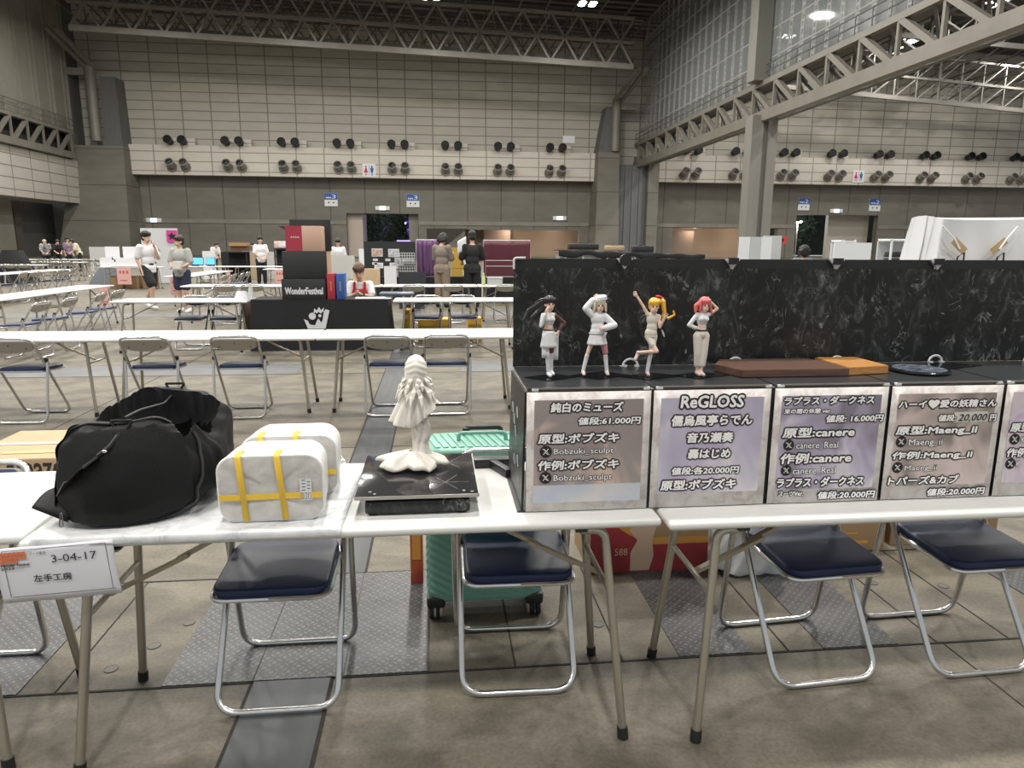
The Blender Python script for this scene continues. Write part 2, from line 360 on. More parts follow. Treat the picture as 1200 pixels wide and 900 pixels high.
struct(q.build('wall_folding_partition', M('partition_grey', (.13, .133, .137), .5), smooth=False))
taper('wall_pillar_left_casing', (-31.4, -29.8, 75.2, 78), (-31.4, -30.0, 75.4, 78), 10.5, 16.8, GREYC)
taper('wall_pillar_right_casing', (17.0, 18.3, 75.2, 78), (17.8, 18.4, 75.4, 78), 10.8, 15.3, GREYC)
for nm, x, z1, sx in (('left', -32.05, 17.6, -1), ('right', 18.75, 15.8, 1)):
    t = thing('air_duct', 'fat grey air duct standing on the %s-hand concrete pillar' % nm, 'duct', (x, 75, 10.86))
    MB().lathe([(.46, 0), (.46, 3), (.50, 3), (.50, 3.12), (.46, 3.12), (.46, z1 - 10.8), (.3, z1 - 10.6)], 20).build('pipe', STEEL, t)
    q = MB(); q.box((sx * 1.1, .2, z1 - 11.35), (1.9, .5, .65)); q.build('branch', STEEL, t)
    q = MB()
    for s in (-.3, .4): q.bar((0 + s, -.1, z1 - 10.9), ((.8 if nm == 'left' else 1.2) * (1 if nm == 'right' else -1) + s, -5.0, z1 - 10.8 + 2.0), .32)
    q.build('strut', STEEL, t)
# side wall on the left
LX = -34
wbox('wall_left_balcony', LX - 3, LX, 5, 75, 5.03, 9.0, PANELY)
wbox('wall_left_lower', LX - 4.2, LX - 3.2, 5, 69, 0, 5.1, M('lower_left_wall', (.30, .283, .235), .8, noise=.1, nscale=.6))
wbox('wall_left_recess', LX - 4.6, LX - 4.2, 69, 78, 0, 5.1, GREYC)
wbox('wall_left_door_post', LX - 4.2, LX - 3.4, 69.6, 70.6, 0, 5.0, M('dark_post', (.11, .095, .075), .7))
q = MB(); RIB = M('left_upper_panels', (.27, .262, .218), .6, noise=.1, nscale=.5)
q.box((LX - .6, 40, 21), (.4, 71, 19))
for i in range(26):
    y = 6 + i * 2.75; q.box((LX - .36, y, 21), (.16, .22, 19)); q.box((LX - .30, y + .5, 21), (.25, .12, 19))
struct(q.build('wall_left_upper', RIB, smooth=False))
wbox('wall_left_corner', LX - .9, LX - .2, 75.4, 78, 10, 30, GREYC)

wbox('wall_left_upper_recess', LX - 1.8, LX - 1.5, 5, 78, 8.8, 31, M('recess_dark', (.05, .045, .04), .8))
def lattice(name, label, P, Q, h, step, plane_off, th, mats, style='X', cat='roof truss', levels=2, group=None):
    """truss from P to Q (lower chord ends), h = height of one level"""
    P, Q = Vector(P), Vector(Q); L = (Q - P).length; n = max(2, int(L / step)); d = (Q - P) / n; zz = Vector((0, 0, h))
    t = thing(name, label, cat, P, group=group)
    w = lambda v: Vector(v) - P
    MB().bar(w(P), w(Q), th * 1.7, th * 2.2).build('lower_chord', mats[0], t, smooth=False)
    for l in range(1, levels + 1):
        MB().bar(w(P + zz * l), w(Q + zz * l), th * 1.1).build('middle_chord' if l < levels else 'upper_chord', mats[0], t, smooth=False)
    q = MB()
    for k in range(n + 1):
        a = P + d * k
        if style == 'X':
            for s in (-1, 1):
                if 0 <= k + s <= n: q.bar(w(a), w(a + d * s + zz * 2), th * .8)
        elif style == '/':
            q.bar(w(a), w(a + zz * 2), th * .6)
            for l in (0, 1):
                if k < n: q.bar(w(a + zz * l), w(a + d + zz * (l + 1)), th * .5)
        else:
            q.bar(w(a), w(a + zz), th * .6)
            if k < n: q.bar(w(a + zz), w(a + d), th)
    q.build('bracing', mats[1], t, smooth=False)
    return t
lattice('side_walkway', 'grey lattice walkway running along the ribbed side wall above its panelled balcony', (LX + .26, 73.7, 9.36), (LX + .26, 10, 9.36), 2.1, 2.4, 0, .26, (STEEL, STEEL), '|', 'walkway', 1)
q = MB()
for z in (11.8, 12.3, 12.8): q.tube([(LX - .1, 75.6, z), (LX - .1, 10, z)], .03, 6)
for i in range(33): q.tube([(LX - .1, 10 + i * 2, 11.3), (LX - .1, 10 + i * 2, 12.8)], .03, 6)
struct(q.build('trim_side_walkway_railing', STEELD))
lattice('roof_truss', 'broad pale steel roof truss crossing high in front of the panelled end wall', (-30.3, 68, 19.1), (18.4, 68, 17.45), 2.05, 2.52, 0, .22, (STEEL, STEEL), 'X')
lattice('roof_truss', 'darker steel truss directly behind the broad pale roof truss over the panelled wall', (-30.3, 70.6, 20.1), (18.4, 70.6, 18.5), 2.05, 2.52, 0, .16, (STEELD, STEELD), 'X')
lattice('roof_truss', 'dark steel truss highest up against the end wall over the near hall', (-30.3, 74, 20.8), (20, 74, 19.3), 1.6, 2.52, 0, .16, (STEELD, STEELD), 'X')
lattice('roof_truss', 'pale gridded roof truss seen below the long glazed beam over the neighbouring hall', (23.5, 68, 16.75), (74, 68, 13.6), 1.98, 2.28, 0, .17, (STEELM, STEELM), '/')
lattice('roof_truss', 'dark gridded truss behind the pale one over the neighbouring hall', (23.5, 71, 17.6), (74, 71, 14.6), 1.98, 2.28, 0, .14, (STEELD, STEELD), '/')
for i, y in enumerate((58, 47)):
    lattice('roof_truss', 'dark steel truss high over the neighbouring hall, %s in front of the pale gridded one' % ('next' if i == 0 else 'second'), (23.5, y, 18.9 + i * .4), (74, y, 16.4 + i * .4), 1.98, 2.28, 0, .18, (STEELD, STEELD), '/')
q = MB()
for i in range(9):
    y = 67 + i * 1.25; q.bar((-34, y, 24.0), (22, y, 22.4), .14)
for i in range(24):
    x = -33 + i * 2.4; q.bar((x, 62, 23.2 - i * .07), (x, 77, 23.2 - i * .07), .12); q.bar((x, 68, 23.1 - i * .07), (x + 1.2, 74, 20.9 - i * .07), .12)
for i in range(24):
    x = 24 + i * 2.2; q.bar((x, 50, 21.0 - i * .12), (x, 77, 20.6 - i * .12), .12); q.bar((x, 62, 20.6 - i * .12), (x + 1.1, 74, 17.5 - i * .1), .10)
struct(q.build('ceiling_purlins', STEELD, smooth=False))
q = MB()
q.box((-6, 30, 25.4), (58, 96, .3), Matrix.Rotation(.03, 3, 'Y')); struct(q.build('ceiling', ROOFM, smooth=False))
q = MB(); q.box((50, 30, 23.0), (58, 96, .3), Matrix.Rotation(.05, 3, 'Y')); struct(q.build('ceiling_beyond', ROOFM, smooth=False))

# glazed screen and walkway beam between the halls
BX = 21.6
lattice('walkway_beam', 'long grey lattice beam carrying the glass screen between the two halls', (BX, 79.5, 9.75), (BX, 21, 9.75), 2.1, 3.0, 0, .30, (STEEL, STEEL), '|', 'beam', 1)
lattice('walkway_beam', 'second lattice beam just behind the one under the glass screen', (BX + 1.6, 79.5, 10.0), (BX + 1.6, 21, 10.0), 2.0, 3.0, 0, .2, (STEELD, STEELD), '|', 'beam', 1)
q = MB()
q.box((BX + .8, 50, 12.0), (1.7, 59, .12))
for i in range(20): q.bar((BX, 22 + i * 3, 9.9), (BX + 1.6, 22 + i * 3, 10.1), .16); q.bar((BX, 22 + i * 3, 11.8), (BX + 1.6, 23.5 + i * 3, 10.1), .14)
struct(q.build('trim_walkway_deck', STEELD, smooth=False))
q = MB()
for z in (12.5, 12.95): q.tube([(BX - .05, 79, z), (BX - .05, 22, z)], .035, 6)
for i in range(39): q.tube([(BX - .05, 22 + i * 1.5, 12), (BX - .05, 22 + i * 1.5, 12.95)], .03, 6)
struct(q.build('trim_walkway_railing', STEELD))
lad = MB(); H = 14
for s in (-.15, .15): lad.box((0, s, H / 2), (.07, .07, H))
for i in range(32): lad.box((0, 0, .2 + i * .44), (.05, .3, .13))
LADM = M('ladder_column', (.40, .40, .385), .55)
lad = struct(lad.build('window_screen_column', LADM, smooth=False)); lad.location = (BX + .75, 25, 12)
for i in range(1, 37):
    o = lad.copy(); COL.objects.link(o); o.location = (BX + .75, 25 + i * 1.47, 12)
q = MB()
for i in range(8): q.tube([(BX + .35, 79, 13.4 + i * 1.75), (BX + .35, 22, 13.4 + i * 1.75)], .05, 6)
struct(q.build('window_screen_rails', LADM))
GL = M('screen_glass', (.55, .58, .58), .06, spec=.7, alpha=.16)
wbox('window_screen_glass', BX + .28, BX + .32, 22, 79.6, 12.1, 26, GL)
wbox('window_screen_lining', BX + 2.2, BX + 2.3, 22, 79.6, 12.1, 26, M('screen_far_side', (.13, .14, .14), .3, alpha=.75))
q = MB(); q.box((BX - .42, 47.3, 4.9), (.78, 1.1, 9.8)); q.box((BX + .62, 47.3, 4.9), (.62, 1.1, 9.8)); q.box((BX + .1, 47.3, 4.9), (.5, .6, 9.8)); q.box((BX - .3, 47.6, 19), (1.0, 1.2, 14))
struct(q.build('wall_column', M('column_concrete', (.215, .207, .185), .8, noise=.15, nscale=.8, stretch=(1, 1, .2)), smooth=False))

# ceiling lamps: housing, glowing face and its own light
LAMPM = M('lamp_face', (1, .98, .93), .5, emit=22.)
HOUS = M('lamp_housing', (.3, .3, .3), .5, .5)
ld = bpy.data.lights.new('hall_lamp', 'AREA'); ld.shape = 'DISK'; ld.size = 1.5; ld.energy = LAMP_W; ld.color = (1, .97, .91)
lm = None
for i, (x, y, z) in enumerate(LAMPS):
    lab = 'bright ceiling lamp, %s from the end wall over the %s' % (ORD[(i % 6) if i < 24 else (i - 24) % 5], ['side by the ribbed wall', 'hall, inner line', 'middle of the hall', 'side by the glass screen', 'neighbouring hall, first line', 'neighbouring hall, middle line', 'neighbouring hall, outer line'][i // 6 if i < 24 else 4 + (i - 24) // 5])
    if lm is None:
        lm = thing('ceiling_lamp', lab, 'lamp', (x, y, z), group='hall lamps')
        q = MB()
        for dx, dy in ((-.42, -.3), (.42, -.3), (-.42, .3), (.42, .3)): q.lathe([(.30, 0), (.34, .0), (.26, .35), (.12, .6), (.02, .62)], 14, (dx, dy, .02))
        q.bar((-.6, 0, .66), (.6, 0, .66), .08); q.bar((0, 0, .66), (0, 0, 3.2), .06); q.build('housing', HOUS, lm)
        q = MB()
        for dx, dy in ((-.42, -.3), (.42, -.3), (-.42, .3), (.42, .3)): q.lathe([(.29, -.02), (.29, .015)], 14, (dx, dy, 0))
        q.build('lens', LAMPM, lm)
        lo = bpy.data.objects.new('lamp_light', ld); COL.objects.link(lo); lo.parent = lm; lo.location = (0, 0, -.15)
    else: dup(lm, (x, y, z), 0, lab)

# air nozzles on the balcony, in pairs: upper ones on pale housings, lower ones let into the panels
NZ = M('nozzle_rim', (.26, .245, .22), .5); NZB = M('nozzle_black', (.012, .012, .012), .5)
def nozzle(upper):
    t = thing('air_nozzle', '', 'air nozzle', group='air nozzles of the upper row' if upper else 'air nozzles of the lower row')
    tilt = Matrix.Rotation(R(78 if upper else 62), 4, 'X')
    MB().lathe([(.30, 0), (.34, .0), (.34, .55), (.42, .6), (.42, .75), (.36, .78), (.33, .74)], 18, mat=tilt).build('barrel', NZB if upper else NZ, t)
    MB().lathe([(.0, .70), (.345, .70), (.345, .74), (0, .74)], 18, mat=tilt).build('throat', NZB, t)
    if upper: MB().box((.60, .42, .06), (.80, .50, .66), bev=.03).build('housing', PANELB, t, smooth=False)
    else: MB().lathe([(.42, -.02), (.50, -.02), (.50, .03), (.42, .03)], 18, mat=Matrix.Translation((0, .18, -.1)) @ Matrix.Rotation(pi / 2, 4, 'X')).build('collar', STEEL, t)
    return t
nu, nl = nozzle(True), nozzle(False); first = True
for h, (xs, wall) in enumerate([([-25.2 + i * 5.42 for i in range(8)], 'near hall'), ([27.4 + i * 5.43 for i in range(9)], 'neighbouring hall')]):
    for i, x in enumerate(xs):
        for s in (0, 1):
            side = 'right' if s else 'left'
            lu = 'black air nozzle above the %s balcony, %s one of %s pair' % (wall, side, ORD[i])
            ll = 'air nozzle in the %s balcony front, %s one of %s pair' % (wall, side, ORD[i])
            X = x - .66 + 1.32 * s
            if first: nu.location = (X, WY - .93, 11.15); nl.location = (X, WY - 1.12, 8.85); nu['label'] = lu; nl['label'] = ll; first = False
            else: dup(nu, (X, WY - .93, 11.15), 0, lu); dup(nl, (X, WY - 1.12, 8.85), 0, ll)

# signs on the end wall
def sign(name, label, x, z, w, h, draw, mats, y=WY - 1.0, th=.08, rz=0, mt=SIGNW):
    t = thing(name, label, 'sign', (x, y, z), rz)
    MB().box((0, th / 2, 0), (w, th, h)).build('board', mt, t, smooth=False)
    q = MB(); draw(q); q.build('print', mats, t, smooth=False); return t
def hall_no(n):
    def d(q):
        rect(q, -.66, -.02, .66, .66, -.004, 0); add_text(q, n, (.1, .1, .5, .52), -.008, 1)
        for i in range(4): rect(q, -.5 + i * .14, .12, -.41 + i * .14, .27, -.008, 1)
        for px, pz in ((-.25, -.34), (.25, -.34)): poly(q, [(px - .12, pz + .1), (px + .12, pz + .1), (px, pz - .1)], -.006, 2)
    return d
for x, z, n, l in ((-10.7, 5.87, '3', 'blue and white hall number sign over the open door, the one nearer the concrete pillar'), (-2.2, 5.87, '3', 'blue and white hall number sign beside the open door, nearer the glass screen'),
                   (41.4, 6.0, '2', 'blue and white sign of the neighbouring hall, the one nearer the column'), (49.9, 6.0, '2', 'blue and white sign of the neighbouring hall, the one above the white sheet')):
    sign('hall_sign', l, x, z, 1.34, 1.34, hall_no(n), (BLUES, SIGNW, BLACKP), y=WY + .61)
RED = M('sign_red', (.55, .02, .06), .5)
def wc(q):
    for x, m in ((-.3, 0), (.3, 1)):
        disc(q, x, .36, .1, -.004, m)
        poly(q, [(x - .06, .25), (x + .06, .25), (x + .22, -.2), (x - .22, -.2)] if m == 0 else [(x - .19, .25), (x + .19, .25), (x + .11, -.2), (x - .11, -.2)], -.004, m)
        for s in (-.07, .07): rect(q, x + s - .035, -.5, x + s + .035, -.2, -.004, m)
    rect(q, -.02, -.5, .02, .5, -.004, 1)
sign('restroom_sign', 'white restroom sign with red and blue figures on the near hall balcony', -6.55, 8.72, 1.3, 1.3, wc, (RED, BLUES), y=WY - .99)
sign('restroom_sign', 'white restroom sign with red and blue figures on the neighbouring hall balcony', 46.6, 8.95, 1.3, 1.3, wc, (RED, BLUES), y=WY - .99)
sign('wall_notice', 'blank pale board on the panelled wall near the glass screen', 14.3, 12.3, 1.3, .75, lambda q: rect(q, -.6, -.3, .6, .3, -.004, 0), (PAPER,), y=WY - .1)
EXITG = M('exit_sign_light', (.75, .95, .85), .5, emit=3.)
for x, z, l in ((-5.4, 5.05, 'lit exit sign over the open door in the near hall'), (13.6, 4.2, 'lit exit sign over the corridor by the concrete pillar'), (45.3, 5.3, 'lit exit sign over the open door of the neighbouring hall'), (-28.6, 3.6, 'lit exit sign at the foot of the left concrete pillar')):
    t = thing('exit_sign', l, 'sign', (x, WY + .5, z)); MB().box((0, .1, 0), (1.5, .16, .42), bev=.03).build('case', SIGNW, t); MB().box((0, .015, 0), (.62, .03, .36)).build('lit_panel', EXITG, t, smooth=False)
LOBBYL = M('lobby_downlight', (1, .93, .8), .5, emit=14.)
for i, (x, y, z) in enumerate([(-7.3, WY + 1.2, 4.44), (-6.2, WY + 1.4, 4.44), (-2.4, WY + 1.2, 4.44), (8.2, WY + 2.5, 2.97), (13.5, WY + 2.5, 2.97), (29.5, WY + 2.5, 3.32), (35, WY + 2.5, 3.32), (42.5, WY + 1.2, 4.8), (48, WY + 1.2, 4.8)]):
    t = thing('downlight', 'small round downlight in the end wall openings, %s from the left' % ORD[i], 'lamp', (x, y, z), group='downlights')
    MB().lathe([(.13, -.03), (.13, .06)], 14).build('lens', LOBBYL, t); MB().lathe([(.14, -.04), (.19, -.04), (.19, .06), (.14, .06)], 14).build('ring', STEEL, t)
    if 3 <= i <= 6:
        l = bpy.data.lights.new('downlight_light', 'POINT'); l.energy = 120; l.shadow_soft_size = .2; l.color = (1, .85, .68); lo = bpy.data.objects.new('downlight_light', l); COL.objects.link(lo); lo.parent = t; lo.location = (0, -.1, -.3)
# night trees outside the two open doors
def tree(label, x, y, h, w, seed, m):
    rnd = random.Random(seed); t = thing('tree', label, 'tree', (x, y, 0))
    q = MB(); q.tube([(0, 0, 0), (.1, 0, h * .3), (-.1, .1, h * .6), (0, 0, h * .9)], .16, 8, r2=.04)
    for k in range(6):
        a = rnd.uniform(0, 6.28); q.tube([(0, 0, h * .3), (cos(a) * w * .3, sin(a) * w * .2, h * .55), (cos(a) * w * .45, sin(a) * w * .3, h * .8)], .06, 6, r2=.02)
    q.build('trunk', M('bark', (.10, .08, .06), .9), t)
    q = MB()
    for k in range(900):
        a, b_ = rnd.uniform(0, 6.28), rnd.uniform(-1, 1); rr = rnd.uniform(.55, 1.) ; s = math.sqrt(1 - b_ * b_)
        c = Vector((cos(a) * s * w * .55 * rr, sin(a) * s * w * .4 * rr, h * .55 + b_ * h * .45 * rr)); d = Vector((rnd.uniform(-1, 1), rnd.uniform(-1, 1), rnd.uniform(-1, .5))).normalized(); e = d.orthogonal().normalized()
        l_ = rnd.uniform(.2, .42); q.bm.faces.new([q.bm.verts.new(c + v) for v in (d * l_, e * l_ * .45, -d * l_, -e * l_ * .45)])
    q.build('foliage', m, t, smooth=False)
LEAF = M('night_leaves', (.09, .14, .075), .7, noise=.5, nscale=2)
LEAFP = M('violet_lit_leaves', (.12, .10, .20), .7, noise=.6, nscale=1.5)  # violet lamplight is put into the leaf colour
wbox('wall_night_backdrop', -40, 80, WY + 26, WY + 26.5, 0, 14, M('night_backdrop', (.016, .022, .014), .9, noise=.6, nscale=1.5))  # added dark backdrop hides the bright world beyond the doors
tree('dark bushy tree outside the near open door, beside the passage wall', -7.6, 87, 6.5, 5, 1, LEAF)
tree('dark bushy tree in the middle of the near open door', -3.4, 92.5, 7.4, 4.5, 2, LEAF)
tree('tree with pale branches in violet light outside the near open door', -1.6, 86, 6.5, 3.2, 3, LEAFP)
tree('dark bushy tree outside the open door of the neighbouring hall', 44.6, 90, 7, 7, 4, LEAF)
tree('dark tree behind the lamp post outside the neighbouring door', 49.0, 95, 7, 6, 5, LEAF)
VIO = M('violet_bulb', (.35, .30, 1.), .5, emit=5.)
for i, (x, y, z) in enumerate(((-2.6, 84.6, 4.1), (-2.0, 84.5, 3.4), (-3.3, 84.8, 3.7), (-1.9, 85.2, 4.0))):
    t = thing('string_light', 'violet bulb in the tree outside the near open door, %s of four' % ORD[i], 'lamp', (x, y, z), group='violet bulbs'); MB().ell((0, 0, 0), (.08, .08, .10), 10, 8).build('bulb', VIO, t); MB().tube([(0, 0, .08), (0, .1, .6)], .012, 6).build('cord', RUBBER, t)
    l = bpy.data.lights.new('bulb_light', 'POINT'); l.energy = 60; l.color = (.4, .35, 1); l.shadow_soft_size = .1; lo = bpy.data.objects.new('bulb_light', l); COL.objects.link(lo); lo.parent = t; lo.location = (0, -.2, 0)
t = thing('lamp_post', 'thin pale lamp post outside the open door of the neighbouring hall', 'lamp post', (43.9, 84, 0)); MB().tube([(0, 0, 0), (0, 0, 4.2)], .07, 8).build('pole', LADM, t)
q = MB(); q.bar((-.5, 0, 4.2), (.5, 0, 4.2), .14); q.ell((-.5, 0, 4.3), (.22, .16, .14)); q.ell((.5, 0, 4.3), (.22, .16, .14)); q.build('lamp_head', LADM, t)
l = bpy.data.lights.new('added_foliage_light', 'POINT'); l.energy = 500; l.shadow_soft_size = .2; lo = bpy.data.objects.new('added_foliage_light', l); COL.objects.link(lo); lo.parent = t; lo.location = (0, -.3, 4.0)  # point light added in the post to brighten the foliage outside

# ------------------------------------------------------------------ folding tables and chairs
def make_table():
    t = thing('folding_table', '', 'table')
    q = MB(); q.box((0, 0, .6865), (1.796, .60, .027), bev=.011, seg=3); q.build('tabletop', [WHITE], t)
    MB().box((0, 0, .6715), (1.70, .50, .006)).build('underside', M('table_underside', (.55, .50, .42), .7), t, smooth=False)
    for s in (-1, 1):
        for y0, y1, nm in ((-.035 - .22, -.335, 0), (.06, .12, 1)):
            l = MB().tube(fillet([(s * .66, y0, .655), (s * .735, y0, .655), (s * .795, y1, .0)], .05), .0135, 10).build('leg', LEGM, t)
            p = Vector((s * .735, y0, .655)); d = (Vector((s * .795, y1, 0)) - p)
            MB().tube([p + d * .945, p + d * 1.0], .0172, 10).build('foot_cap', RUBBER, l)
        q = MB(); a = Vector((s * .752, -.275, .46)); b_ = Vector((s * .752, .078, .46)); q.tube([a, b_], .009, 8); q.build('crossbar', LEGM, t)
        q = MB(); q.bar((s * .753, -.12, .45), (s * .52, -.12, .565), .022, .012); q.bar((s * .56, -.105, .545), (s * .34, -.105, .662), .022, .012); q.build('brace', M('brace_metal', (.40, .36, .29), .4, .7), t, smooth=False)
        q = MB(); q.box((s * .66, -.235, .664), (.035, .09, .012)); q.build('hinge_rail', M('hinge_black', (.03, .03, .03), .5), t, smooth=False)
    return t
def make_chair():
    """sitter faces -y; front foot bar at y = 0"""
    t = thing('folding_chair', '', 'chair')
    r = .0112
    loop = fillet([(0, .482, .722), (-.192, .482, .722), (-.192, .005, .0115), (.192, .005, .0115), (.192, .482, .722), (0, .482, .722)], .075, 7)
    MB().tube(loop, r, 10).build('front_frame', CHROME, t)
    rear = fillet([(-.213, .325, .515), (-.206, .415, .0115), (.206, .415, .0115), (.213, .325, .515)], .07, 7)
    MB().tube(rear, r, 10).build('rear_frame', CHROME, t)
    rr_ = [(x + dx_, y + dy_) for x, y, a0 in ((.128, .122, 0), (-.128, .122, 90), (-.128, -.122, 180), (.128, -.122, 270)) for k in range(6) for dx_, dy_ in [(.05 * cos(R(a0 + 18 * k)), .05 * sin(R(a0 + 18 * k)))]]
    q = MB(); q.prism(rr_, .030); q.bm.normal_update(); bmesh.ops.bevel(q.bm, geom=[e for e in q.bm.edges if abs(e.verts[0].co.z - e.verts[1].co.z) < 1e-5], offset=.010, segments=3, affect='EDGES', profile=.5)
    bmesh.ops.transform(q.bm, matrix=Matrix.Translation((0, .165, .4225)) @ Matrix.Rotation(R(3), 4, 'X'), verts=q.bm.verts); q.build('seat', NAVY, t, ang=1.2)
    z = lambda y: .420 + (y - .165) * .052
    rim = fillet([(0, -.008, z(-.008)), (-.181, -.008, z(-.008)), (-.181, .338, z(.338)), (.181, .338, z(.338)), (.181, -.008, z(-.008)), (0, -.008, z(-.008))], .055, 6)
    MB().tube(rim, .0085, 8).build('seat_rim', CHROME, t)
    Rx = Matrix.Rotation(math.atan2(.507, .75) , 4, 'X')
    def back(off, th, gr):
        q = MB(); pts = []
        for k in range(17):
            a = k / 16; x = -.168 + .336 * a; pts.append((x, .115 + gr))
        w = [(-.178, .12)] ; poly_ = []
        for k in range(13):
            a = -pi + pi * k / 12; poly_.append((.178 * cos(a), .055 * sin(a) * 1.0 + .03))
        poly_ += [(.176, .075), (.15, .098), (-.15, .098), (-.176, .075)]
        q.prism([(x * (1 - gr), y + .024) for x, y in poly_], th, Matrix.Translation((0, .402 + off, .598)) @ Matrix.Rotation(pi / 2 + R(-34), 4, 'X') @ Matrix.Translation((0, 0, -th / 2)))
        return q
    bp = back(0.006, .010, 0.).build('back_panel', BEIGE, t, ang=.5)
    q = MB()
    for x in (-.125, 0, .125): q.ell((x, .464 if x == 0 else .445, .663 if x == 0 else .635), (.006, .006, .006), 8, 6)
    q.build('rivet', M('rivet', (.1, .1, .1), .4, .8), bp)
    back(-.010, .014, .03).build('back_pad', NAVY, t, ang=.5)
    for s in (-1, 1):
        MB().box((s * .205, .326, .515), (.03, .026, .05), Matrix.Rotation(R(-20), 3, 'X'), bev=.006).build('hinge', BLACKP, t)
        MB().bar((s * .198, .24, .36), (s * .183, .30, .425), .012, .005).build('stay', CHROME, t, smooth=False)
    return t
TABLE, CHAIR = make_table(), make_chair()
first_t, first_c = [True], [True]
def table(x, y, rz, label, group):
    if first_t[0]:
        first_t[0] = False; TABLE.location = (x, y, 0); TABLE.rotation_euler = (0, 0, rz); TABLE['label'] = label; TABLE['group'] = group; return TABLE
    return dup(TABLE, (x, y, 0), rz, label, group)
def chair(x, y, rz, label, group):
    if first_c[0]:
        first_c[0] = False; CHAIR.location = (x, y, 0); CHAIR.rotation_euler = (0, 0, rz); CHAIR['label'] = label; CHAIR['group'] = group; return CHAIR
    return dup(CHAIR, (x, y, 0), rz, label, group)

G = 'folding tables of the near row'
table(-.237, 2.225, 0, 'white folding table holding the black bag, wrapped tubs and white statue', G)
table(1.571, 2.188, 0, 'white folding table under the black display rack and its posters', G)
table(-2.042, 2.255, R(.8), 'white folding table at the left edge, cut by the picture, next to the booth sign', G)
G = 'chairs at the near row'
chair(-.528, 2.105, 0, 'navy folding chair under the near table, beside the floor strip', G)
chair(.262, 2.125, R(-1), 'navy folding chair in front of the mint suitcase', G)
chair(1.335, 2.075, R(4), 'navy folding chair in front of the white plastic bag and brown box', G)
chair(1.925, 2.075, R(2), 'navy folding chair at the right edge, nearest the box with red print', G)
chair(-1.65, 2.13, R(-1), 'navy folding chair at the left edge, mostly hidden by the bare table', G)
G = 'folding tables of the second row'
for i, (x, l) in enumerate([(-3.73, 'white folding table of the second row, at the left edge of the picture'), (-1.93, 'white folding table of the second row, with two chairs and a paper, behind the bag'), (-.125, 'white folding table of the second row, behind the white statue'), (1.68, 'white folding table of the second row, behind the black marble board'), (3.5, 'white folding table of the second row, carrying the white sheet')]):
    table(x, 6.45, pi, l, G)
G = 'chairs at the second row'
for i, (x, y) in enumerate([(-3.42, 6.525), (-2.40, 6.555), (-1.69, 6.55), (-.40, 6.53), (.09, 6.55)]):
    chair(x, y, pi + R((i % 3 - 1) * 1.5), 'navy folding chair seen from behind at the second table row, %s from the left' % ORD[i], G)

# ------------------------------------------------------------------ things on the near tables
ZT = .7
t = thing('tablecloth', 'white marble-print sheet spread under the bag and wrapped tubs', 'cloth', (0, 0, 0))
q = MB()
def cl(u, v):
    x = -1.10 + u * .825 + (.012 * v if u > .9 else 0); y = 1.914 + v * .62
    return Vector((x, y, ZT + .0045 + .0014 * sin(u * 30 + v * 5) * sin(v * 9) + (-.016 * (1 - v * 60) if v < .016 else 0)))
q.grid(cl, 60, 62); q.build('sheet', WMARBLE, t, solid=.002)

# booth sign taped to the table edge
t = thing('booth_sign', 'white paper booth sign with number 3-04-17 taped to the table edge', 'sign', (-1.08, 1.908, .69), R(2.5))
q = MB(); q.grid(lambda u, v: Vector((-.105 + u * .30 + .014 * v, -.010 * sin(v * 2.2) * (.6 + .4 * u) + .002 * sin(u * 9), .0 - v * .155 + .012 * u)), 16, 10)
PAPS = M('sign_paper', (.66, .66, .70), .85)
pp = q.build('paper', PAPS, t, solid=.0012)
INK = M('ink', (.03, .03, .035), .7); ORG = M('logo_orange', (.62, .17, .07), .7); GRY = M('ink_grey', (.35, .35, .36), .7)
def signprint(q):
    Y = -.0
    for a, b_, c, d in ((-.083, -.006, .176, -.0075), (-.078, -.136, .184, -.1375), (-.083, -.137, -.0815, -.006), (.1755, -.137, .177, -.006)): rect(q, min(a, c), min(b_, d), max(a, c), max(b_, d), Y, 0)
    cells = [(0, c) for c in range(-1, 5)] + [(1, c) for c in range(-1, 5)] + [(2, c) for c in range(-1, 3)]
    for r_, c in cells: rect(q, -.0800 + c * .0112, -.0205 - r_ * .0106, -.0698 + c * .0112, -.0110 - r_ * .0106, Y, 1)
    add_text(q, 'Wonder Festival', (-.092, -.0500, -.020, -.0430), Y, 0, .0004, 4)
    add_text(q, '2025', (-.092, -.0580, -.058, -.0520), Y, 0, .0003, 4); add_text(q, 'summer', (-.055, -.0585, -.033, -.0530), Y, 2)
    add_text(q, 'ブース番号', (-.016, -.022, .026, -.014), Y, 0)
    add_text(q, '3-04-17', (.038, -.047, .150, -.026), Y, 0)
    add_text(q, '左手工房', (-.016, -.098, .080, -.078), Y, 0, .0005, 6)
q = MB(); signprint(q)
for v in q.bm.verts:   # lay the print on the curved sheet
    vv = -v.co.z / .155; v.co.x += .014 * vv; u_ = (v.co.x - .014 * vv + .105) / .30; v.co.z += .012 * u_
    v.co.y = -.010 * sin(vv * 2.2) * (.6 + .4 * u_) + .002 * sin(u_ * 9) - .0042
q.build('lettering', [INK, ORG, GRY], t, smooth=False)

